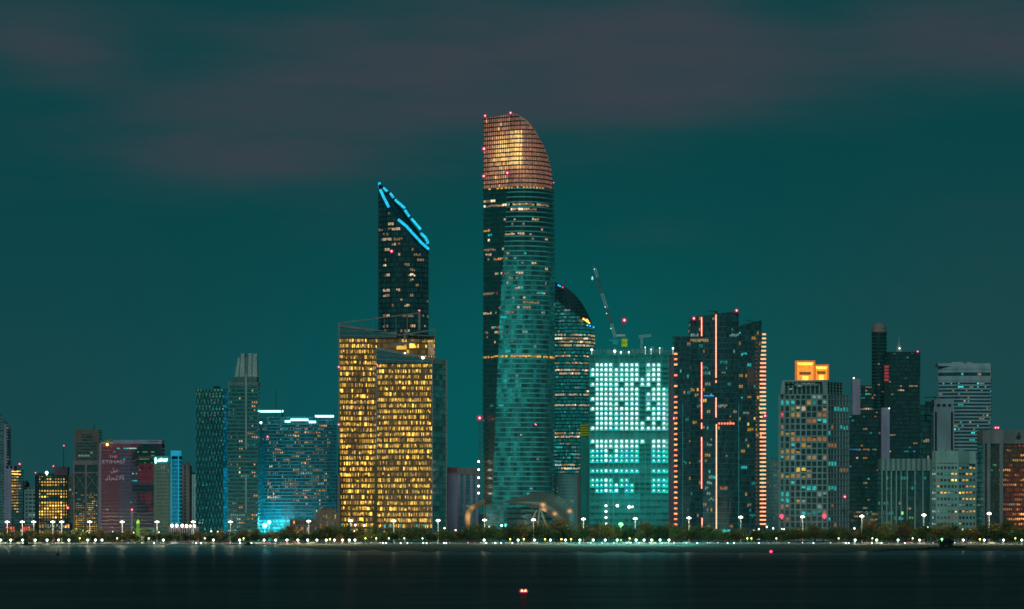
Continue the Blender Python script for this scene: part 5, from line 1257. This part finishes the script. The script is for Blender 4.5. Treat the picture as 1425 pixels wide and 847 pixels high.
for lst, bulb, h, D, r, en, c, desc, gname in ((cool, BULB_C, 2.6, 2545.5, .72, 7000, (1, .98, .50), 'white globe lamp', 'white globe lamps along the promenade'), (small, emit('bulb_lime', (.7, 1, .2), 4, 0), 3.6, 2562, .45, 500, (.7, 1, .3), 'small yellow green lamp', 'yellow green lamps in the trees'),
                                (yell, BULB_Y, 3., 2562, .5, 500, (1, .7, .2), 'amber lamp', 'amber lamps in the trees'), (low_, BULB_C, 1.0, 2524, .42, 60, (.75, 1, .85), 'knee high bollard lamp', 'bollard lamps at the beach edge')):
    pr = None
    for px, lab in label_row(lst, desc):
        hz = h+(.35 if D > 2550 else 0)
        if pr is None: pr = globe_lamp(bulb, h, r, lab, gname); q = pr; q.location = (X(px, D), D, G if D > 2530 else .45)
        else: q = dup(pr, (X(px, D), D, G if D > 2530 else .45), lab)
        mk_light(X(px, D), D-r*1.4, G+h*.95, en, c, .35)
pr = None
for px, lab in label_row([806, 822, 838, 854, 872, 889, 905, 921, 938, 955], 'added teal lamp'):   # added lamps, put here for the teal streak on the water
    D = 2506
    if pr is None: pr = globe_lamp(emit('bulb_teal_added', (.15, 1, .88), 3, 0), 1.3, .42, lab, 'added teal lamps below the building site'); q = pr; q.location = (X(px, D), D, .45)
    else: q = dup(pr, (X(px, D), D, .45), lab)
    mk_light(X(px, D), D-9, 7.5, 12000, (.02, 1, .86), .5)  # light hung in front of the added lamps to tint the water
# far street lights above the trees
far = [(24.3, 741), (36, 741), (56, 741), (66, 741), (76, 741), (124, 740.5), (157, 740), (171, 740), (186, 741), (221, 740.5), (242, 738.5), (264, 740.5), (294, 739), (303, 739.5), (331, 741), (413, 741), (493, 739), (519, 739), (618.6, 734.7), (634, 737.5), (494.5, 730.5), (507, 731), (1001, 743), (1049, 738), (1076, 735), (1067, 733), (1088, 736), (1091, 736), (1134, 736), (1189, 735), (1291, 733.5), (1244, 737), (1377.5, 737.5), (1339.5, 736.8), (1350, 736.5), (1056, 736), (1118, 736.5), (414.6, 739.5)]
pr = None
for (px, py), lab in label_row(far, 'distant white street light'):
    D = 2700; h = Z(py, D)-G
    if pr is None: pr = globe_lamp(BULB, 8., .5, lab, 'distant street lights above the trees'); q = pr; q.location = (X(px, D), D, G); q.scale = (1, 1, 1)
    else: q = dup(pr, (X(px, D), D, G+h-8), lab)
    q.location.z = G+max(0, 0)+(h-8)*0; q.scale = (1, 1, h/8)
# ================================================================ trees
def crown_mesh(seed, w, h, n=1500, lobes=13):
    r = random.Random(seed); V = []; Fc = []; C = []
    L_ = [(r.uniform(-.6, .6)*w/2, r.uniform(-.6, .6)*w/2, r.uniform(.25, .85)*h, r.uniform(.20, .36)*w) for _ in range(lobes)]
    for k in range(n):
        cx, cy, cz, cr_ = r.choice(L_); d = Vector((r.gauss(0, 1), r.gauss(0, 1), r.gauss(0, 1))).normalized()
        rr = cr_*(r.random()**.35); p = Vector((cx, cy, cz))+Vector((d.x, d.y, d.z*.75))*rr
        if p.z < .08*h: continue
        s = r.uniform(.16, .34); a = Vector((r.gauss(0, 1), r.gauss(0, 1), r.gauss(0, 1))).normalized(); b = a.orthogonal().normalized(); c = a.cross(b)
        i = len(V); V += [tuple(p+b*s), tuple(p+c*s*.6), tuple(p-b*s), tuple(p-c*s*.6)]; Fc.append((i, i+1, i+2, i+3))
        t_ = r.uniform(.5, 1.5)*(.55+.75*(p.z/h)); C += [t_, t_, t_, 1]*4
    me = bpy.data.meshes.new('crown'); me.from_pydata(V, [], Fc); ca = me.color_attributes.new('tint', 'FLOAT_COLOR', 'CORNER'); ca.data.foreach_set('color', C); return me
def limb_mesh(seed, h, w):
    r = random.Random(seed); m = MB(); m.tube((0, 0, -.2), (.15, 0, h*.5), .28, .18, 7)
    for k in range(6):
        a = k*1.05+r.random(); z = h*r.uniform(.3, .5); m.tube((.1, 0, z), (w*.3*math.cos(a), w*.3*math.sin(a), h*r.uniform(.65, .85)), .12, .04, 5)
    o = m.build('trunk', wall('bark', (.08, .06, .045), .95)); me = o.data; bpy.data.objects.remove(o); return me
leafm = [wall('leaf_dark', (.05, .072, .030), .7, .3, .6), wall('leaf_mid', (.085, .105, .035), .7, .3, .6), wall('leaf_olive', (.13, .11, .032), .7, .3, .6), wall('leaf_dry', (.17, .105, .045), .7, .3, .6)]
kinds = []
for k, (w, h, desc, mi) in enumerate(((8.5, 8.0, 'broad dark green shore tree', 0), (7.0, 9.2, 'tall rounded green shore tree', 1), (9.5, 7.2, 'spreading olive shore tree', 2), (6.0, 6.5, 'small dark shore tree', 0), (8.0, 8.6, 'dry brownish shore tree', 3), (7.5, 7.0, 'bushy mid green shore tree', 1))):
    cm_ = crown_mesh(40+k, w, h-1.6, 1700); cm_.materials.append(leafm[mi]); kinds.append((cm_, limb_mesh(k, h, w), desc, w, h))
def placed(px):  # height profile of the tree line read along the shore
    return interp([(0, .8), (120, .8), (150, .95), (210, .75), (300, .75), (360, .9), (460, 1.0), (560, 1.0), (640, 1.0), (700, 1.15), (770, 1.25), (820, 1.0), (900, 1.25), (960, 1.2), (1040, .9), (1120, 1.05), (1180, 1.05), (1260, 1.2), (1340, 1.15), (1425, 1.15)], px)
spots = []; px = -8.
while px < 1440:
    spots.append((px, R.choice(range(6)), R.uniform(2566, 2600))); px += R.uniform(7, 12)
px = -4.
while px < 1440:
    spots.append((px, R.choice(range(6)), R.uniform(2610, 2655))); px += R.uniform(10, 17)
bykind = {}
for s in spots: bykind.setdefault(s[1], []).append(s)
for k, lst in bykind.items():
    cm_, tm, desc, w, h = kinds[k]
    for (px, kk, D), lab in label_row(lst, desc):
        t = thing('shore_tree', lab, 'tree', (X(px, D), D, G), 'trees along the corniche'); s = placed(px)*R.choice([R.uniform(.7, 1.0), R.uniform(1.0, 1.35), R.uniform(1.1, 1.55)])
        if D > 2605: s *= 1.08
        t.rotation_euler = (0, 0, R.uniform(0, 6.28)); t.scale = (s*R.uniform(.9, 1.15), s, s)
        o = bpy.data.objects.new('crown', cm_); col.objects.link(o); o.parent = t; o.location = (0, 0, 1.6)
        o = bpy.data.objects.new('trunk', tm); col.objects.link(o); o.parent = t
# palms
def palm_meshes():
    m = MB(); m.tube((0, 0, 0), (.2, 0, 6.4), .26, .18, 7); o = m.build('trunk', MAT['bark']); tm = o.data; bpy.data.objects.remove(o)
    m = MB()
    for k in range(22):
        a = k*2.4; el = R.uniform(.1, 1.1); Lf = R.uniform(2.3, 3.1); prev = Vector((.2, 0, 6.3))
        for j in range(5):
            u = (j+1)/5; d = Vector((math.cos(a), math.sin(a), 0)); q = Vector((.2, 0, 6.3))+d*Lf*u+Vector((0, 0, Lf*(math.sin(el)*u-1.0*u*u))); s = Vector((-math.sin(a), math.cos(a), 0))
            w0, w1 = .42*(1-abs(u-.2-.4)), .42*(1-abs(u-.4)); w1 = max(.05, w1); w0 = max(.08, w0)
            for sg in (-1, 1):
                m.face([prev, q, q+s*sg*w1-Vector((0, 0, w1*.8)), prev+s*sg*w0-Vector((0, 0, w0*.8))])
            prev = q
    o = m.build('fronds', leafm[1]); fm = o.data; bpy.data.objects.remove(o); return tm, fm
tm, fm = palm_meshes()
for px, lab in label_row([106, 112, 118, 203, 349.5, 356, 446, 668, 779, 1062, 1243, 1262, 1330, 1400, 1411, 1423], 'date palm'):
    D = 2606; t = thing('date_palm', lab, 'palm', (X(px, D), D, G), 'date palms along the corniche'); s = R.uniform(1.1, 1.45); t.scale = (s, s, s); t.rotation_euler = (0, 0, R.uniform(0, 6))
    for nm, me in (('trunk', tm), ('fronds', fm)): o = bpy.data.objects.new(nm, me); col.objects.link(o); o.parent = t
# hedge
hr = MB(); rr = random.Random(5)
for k in range(26000):
    x = rr.uniform(X(-10, 2562), X(1435, 2562)); 
    z = G+rr.random()**.7*(1.1+.5*math.sin(x*.11)+.4*math.sin(x*.31)); y = 2563+rr.uniform(-1, 1); s = rr.uniform(.12, .26); a = Vector((rr.gauss(0, 1), rr.gauss(0, 1), rr.gauss(0, 1))).normalized(); b = a.orthogonal().normalized(); c = a.cross(b); p = Vector((x, y, z)); t_ = rr.uniform(.5, 1.4)
    hr.face([p+b*s, p+c*s*.6, p-b*s, p-c*s*.6], 0, (t_, t_, t_))
tag(hr.build('ground_cover', leafm[0]), 'low dark shrubbery running along the road behind the cars', 'shrubbery', None, 'stuff')
# ================================================================ cars
def car_proto(bodymat):
    t = thing('parked_car', '', 'car', (0, 0, 0), 'cars along the corniche road')
    prof = [(-2.2, .35), (-2.25, .75), (-2.05, .95), (-1.45, 1.0), (-.85, 1.42), (.75, 1.45), (1.35, 1.0), (2.05, .9), (2.25, .65), (2.2, .35)]
    m = MB(); P0 = [(x, -.85, z) for x, z in prof]; P1 = [(x, .85, z) for x, z in prof]; n = len(prof)
    m.face(P0); m.face(P1[::-1])
    for i in range(n): j = (i+1) % n; m.face([P0[i], P1[i], P1[j], P0[j]])
    m.build('body', bodymat, t)
    m = MB(); g = [(-1.25, 1.02), (-.78, 1.36), (.68, 1.38), (1.15, 1.02)]
    for y in (-.87, .87): m.face([(x, y, z) for x, z in g])
    m.build('windows', wall('car_glass', (.01, .012, .012), .1), t)
    for x in (-1.4, 1.4):
        for y in (-.82, .62):
            m = MB(); m.tube((x, y, .34), (x, y+.2, .34), .34, n=12); m.build('wheel', wall('tyre', (.015, .015, .015), .9), t)
    for y in (-.6, .6):
        m = MB(); m.box(2.16, 2.36, y-.3, y+.3, .58, .9); m.build('headlight', HEAD, t)
        m = MB(); m.box(-2.36, -2.16, y-.3, y+.3, .65, .95); m.build('tail_light', TAIL, t)
    return t
paints = [('white', (.6, .6, .6)), ('black', (.02, .02, .02)), ('silver', (.35, .36, .37)), ('dark red', (.2, .02, .02)), ('beige', (.35, .28, .2))]
cs = {}; allc = []; px = 3.
while px < 1425:
    if not (1300 < px < 1330): allc.append((px, R.choice(range(5)), R.random() < .5))
    px += R.uniform(9, 26)
for pi in range(5):
    pr = None
    for (px, k, fl), lab in label_row([c for c in allc if c[1] == pi], paints[pi][0]+' car'):
        D = 2550 if fl else 2556
        if pr is None:
            pr = car_proto(wall('car_paint_'+paints[pi][0].replace(' ', '_'), paints[pi][1], .25, .05)); q = pr; q['label'] = lab; q.location = (X(px, D), D, G+.01); q.rotation_euler = (0, 0, 0 if fl else math.pi)
        else: q = dup(pr, (X(px, D), D, G+.01), lab, (.25 if fl else math.pi+.25)*R.choice([0, 1, -1]) if False else (0 if fl else math.pi)+R.uniform(-.5, .5))
# ================================================================ sea marks
D = 905; t = thing('red_beacon_post', 'red twin lamp channel marker post in the near water', 'channel marker', (X(728.8, D), D, 0))
x = X(728.8, D); m = MB()
for dx in (-.42, .42): m.tube((x+dx, D, -1), (x+dx, D, Z(825, D)), .16, .16, 10)
for z in (1, 2.4, 3.6): m.tube((x-.42, D, z), (x+.42, D, z), .08, n=6)
m.build('post', wall('marker_red', (.22, .012, .03), .5), t)
m = MB(); m.box(x-.85, x+.85, D-.35, D+.35, Z(825.4, D), Z(824.2, D)); m.build('platform', wall('marker_red', (.22, .012, .03), .5), t)
for dx in (-.48, .48):
    m = MB(); m.lathe(x+dx, D, [(.50, Z(824.2, D)), (.52, Z(822.8, D)), (.42, Z(820.6, D)), (.1, Z(819, D))], 12); o = m.build('lamp', emit('marker_shell', (1, .03, .22), .7, 0), t, smooth=True)
    m = MB(); m.lathe(x+dx*.8, D-.42, [(.3, Z(823, D)), (.3, Z(821.6, D)), (.05, Z(820, D))], 10, sy=.6); m.build('bulb', emit('marker_core', (1, .55, .15), 2.5, 0), o)
mk_light(x, D-1, Z(821, D), 60, (1, .05, .2), .3)
D = 2020; t = thing('red_buoy', 'small red lit buoy off the right beach', 'buoy', (X(1073, D), D, 0)); x = X(1073, D)
m = MB(); m.lathe(x, D, [(.9, -.3), (1.0, .3), (.5, .6), (.3, 1.2)], 12); m.build('float', wall('buoy_red', (.3, .02, .03), .5), t); m = MB(); m.ball((x, D, 1.6), .75); m.build('lamp', emit('buoy_lamp', (1, .05, .15), 3, 0), t, smooth=True)
D = 1980; t = thing('channel_spar', 'thin black leaning spar buoy off the left shore', 'buoy', (X(80.5, D), D, 0)); x = X(80.5, D)
m = MB(); m.frustum(x-.9, x+.7, D-.6, D+.6, -.3, x-.3, x+.45, D-.3, D+.3, 1.6); m.build('float', wall('spar_black', (.008, .01, .01)), t)
m = MB(); m.tube((x+.1, D, 1.5), (x+.5, D, 4.2), .22, .12, 8); m.build('spar', MAT['spar_black'], t)
# moored work boats by the wall
for px, lab in ((38, 'small dark boat moored below the small grey flats'), (347, 'small dark boat moored below the stepped crown tower')):
    D = 2518; t = thing('moored_boat', lab, 'boat', (X(px, D), D, 0), 'small boats moored at the sea wall'); x = X(px, D); m = MB()
    m.frustum(x-3.2, x+3.0, D-.8, D+.8, -.2, x-4, x+4.2, D-1.2, D+1.2, .9); m.build('hull', wall('boat_hull', (.03, .03, .04)), t)
    m = MB(); m.frustum(x-2, x+1, D-.8, D+.8, .9, x-1.8, x+.4, D-.7, D+.7, 2.1); m.build('cabin', dark, t); m = MB(); m.box(x-1.7, x+.5, D-.9, D-.78, 1.3, 1.8); m.build('window', wall('car_glass', (.01, .012, .012)), t)
for o in bpy.data.objects:
    if '_nlit' in o: del o['_nlit']

# ================================================================ sky
w = bpy.data.worlds.new('World'); sc.world = w; w.use_nodes = True; T = w.node_tree; T.nodes.clear(); N = T.nodes; L = T.links
def mt(op, a, b=None, c=None, clamp=False):
    n = N.new('ShaderNodeMath'); n.operation = op; n.use_clamp = clamp
    for i, v in enumerate((a, b, c)):
        if v is None: continue
        if isinstance(v, (int, float)): n.inputs[i].default_value = v
        else: L.new(v, n.inputs[i])
    return n.outputs[0]
def mixc(f, a, b):
    n = N.new('ShaderNodeMix'); n.data_type = 'RGBA'
    if isinstance(f, (int, float)): n.inputs[0].default_value = f
    else: L.new(f, n.inputs[0])
    for i, v in ((6, a), (7, b)):
        if isinstance(v, tuple): n.inputs[i].default_value = (*v, 1)
        else: L.new(v, n.inputs[i])
    return n.outputs[2]
tcw = N.new('ShaderNodeTexCoord'); sx = N.new('ShaderNodeSeparateXYZ'); L.new(tcw.outputs['Generated'], sx.inputs[0]); x_, z_ = sx.outputs[0], sx.outputs[2]
mpw = N.new('ShaderNodeMapping'); mpw.inputs['Scale'].default_value = (1, 1, 3.2); L.new(tcw.outputs['Generated'], mpw.inputs[0])
nz1 = N.new('ShaderNodeTexNoise'); nz1.inputs['Scale'].default_value = 9; nz1.inputs['Detail'].default_value = 4; nz1.inputs['Roughness'].default_value = .5; nz1.inputs['Distortion'].default_value = .4; L.new(mpw.outputs[0], nz1.inputs['Vector'])
nz2 = N.new('ShaderNodeTexNoise'); mpx = N.new('ShaderNodeMapping'); mpx.inputs['Scale'].default_value = (1, 1, 6); mpx.inputs['Rotation'].default_value = (0, .08, 0); L.new(tcw.outputs['Generated'], mpx.inputs[0]); nz2.inputs['Scale'].default_value = 24; nz2.inputs['Detail'].default_value = 8; L.new(mpx.outputs[0], nz2.inputs['Vector'])
def gauss(px, py, sx_, sy_, tilt=0.):
    x0 = (px-CX)/F; z0 = (HY-py)/F; dx = mt('SUBTRACT', x_, x0); dz = mt('SUBTRACT', z_, z0)
    if tilt: dz = mt('SUBTRACT', dz, mt('MULTIPLY', dx, tilt))
    a = mt('POWER', mt('ABSOLUTE', mt('MULTIPLY', dx, F/sx_)), 2.); b = mt('POWER', mt('ABSOLUTE', mt('MULTIPLY', dz, F/sy_)), 2.)
    return mt('EXPONENT', mt('MULTIPLY', mt('ADD', a, b), -1.))
c = mt('MULTIPLY', gauss(640, 110, 480, 90, .10), 1.15)
for g, k in ((gauss(330, 225, 210, 45), .75), (gauss(1010, 120, 230, 70, .05), .8), (gauss(60, 60, 190, 60, -.2), .6), (gauss(1400, 60, 220, 65), 1.0), (gauss(700, 40, 600, 60), .5), (gauss(1380, 310, 120, 40), .22), (gauss(900, 325, 80, 20), .2), (gauss(480, 310, 110, 30), .25), (gauss(1130, 40, 110, 50), -.5), (gauss(230, 95, 90, 40), -.35)):
    c = mt('ADD', c, mt('MULTIPLY', g, k))
nn = mt('ADD', mt('MULTIPLY', mt('SUBTRACT', nz1.outputs[0], .5), 2.2), mt('MULTIPLY', mt('SUBTRACT', nz2.outputs[0], .5), 1.9))
c = mt('ADD', c, mt('MULTIPLY', nn, mt('ADD', mt('MULTIPLY', c, .6), .15)))
mr = N.new('ShaderNodeMapRange'); mr.interpolation_type = 'SMOOTHSTEP'; mr.inputs[1].default_value = -.05; mr.inputs[2].default_value = 1.5; L.new(c, mr.inputs[0])
el = mt('MULTIPLY', z_, 8., clamp=True)
base = mixc(el, (.0022, .062, .069), (.0012, .052, .058))
hz = mt('SUBTRACT', 1., mt('MULTIPLY', mt('ABSOLUTE', z_), 20.), clamp=True)
side = mt('ADD', mt('MULTIPLY', mt('ABSOLUTE', x_), 5.), .15, clamp=True)
base = mixc(mt('MULTIPLY', hz, side, clamp=True), base, (.015, .066, .070))
for g, k, cc in ((gauss(800, 600, 380, 240), .75, (.0, .112, .108)), (gauss(430, 620, 300, 160), .5, (.0, .092, .105)), (gauss(60, 560, 330, 260), .45, (.010, .056, .064)), (gauss(1380, 480, 260, 200), .5, (.017, .060, .064))):
    base = mixc(mt('MULTIPLY', g, k), base, cc)
skyc = mixc(mt('MULTIPLY', mr.outputs[0], .92), base, (.040, .052, .068))
ns = N.new('ShaderNodeTexSky'); ns.sky_type = 'NISHITA'; ns.sun_disc = False; ns.sun_elevation = math.radians(32); ns.sun_rotation = math.radians(205)
addm = N.new('ShaderNodeMix'); addm.data_type = 'RGBA'; addm.blend_type = 'ADD'; addm.inputs[0].default_value = .0001; L.new(skyc, addm.inputs[6]); L.new(ns.outputs[0], addm.inputs[7])
bgN = N.new('ShaderNodeBackground'); bgN.inputs[1].default_value = 1.0; L.new(addm.outputs[2], bgN.inputs[0]); ow = N.new('ShaderNodeOutputWorld'); L.new(bgN.outputs[0], ow.inputs[0])
# faint moonlight from front right
sd = bpy.data.lights.new('moon', 'SUN'); sd.energy = .66; sd.angle = math.radians(8); sd.color = (.56, 1, 1); so = bpy.data.objects.new('moon', sd); col.objects.link(so)
dirv = Vector((.05, .86, -.42)); so.rotation_euler = dirv.to_track_quat('-Z', 'Y').to_euler(); so.location = (300, 0, 600)
# ================================================================ camera
cd = bpy.data.cameras.new('camera'); co = bpy.data.objects.new('camera', cd); col.objects.link(co); sc.camera = co
co.location = (0, 0, CH); co.rotation_euler = (math.pi/2, 0, 0); cd.sensor_width = 36; cd.lens = 36*F/1425; cd.shift_y = (HY-423.5)/1425; cd.clip_end = 60000; cd.clip_start = 1
sc.view_settings.view_transform = 'Standard'; sc.view_settings.look = 'None'; sc.view_settings.exposure = 0; sc.view_settings.gamma = 1
cy_ = sc.cycles; cy_.use_denoising = True; cy_.filter_width = 1.6; cy_.sample_clamp_indirect = 2.0; cy_.sample_clamp_direct = 12.0; cy_.max_bounces = 4; cy_.diffuse_bounces = 2; cy_.glossy_bounces = 3; cy_.transmission_bounces = 2; cy_.caustics_reflective = False; cy_.caustics_refractive = False
try: cy_.denoiser = 'OPENIMAGEDENOISE'
except Exception: pass
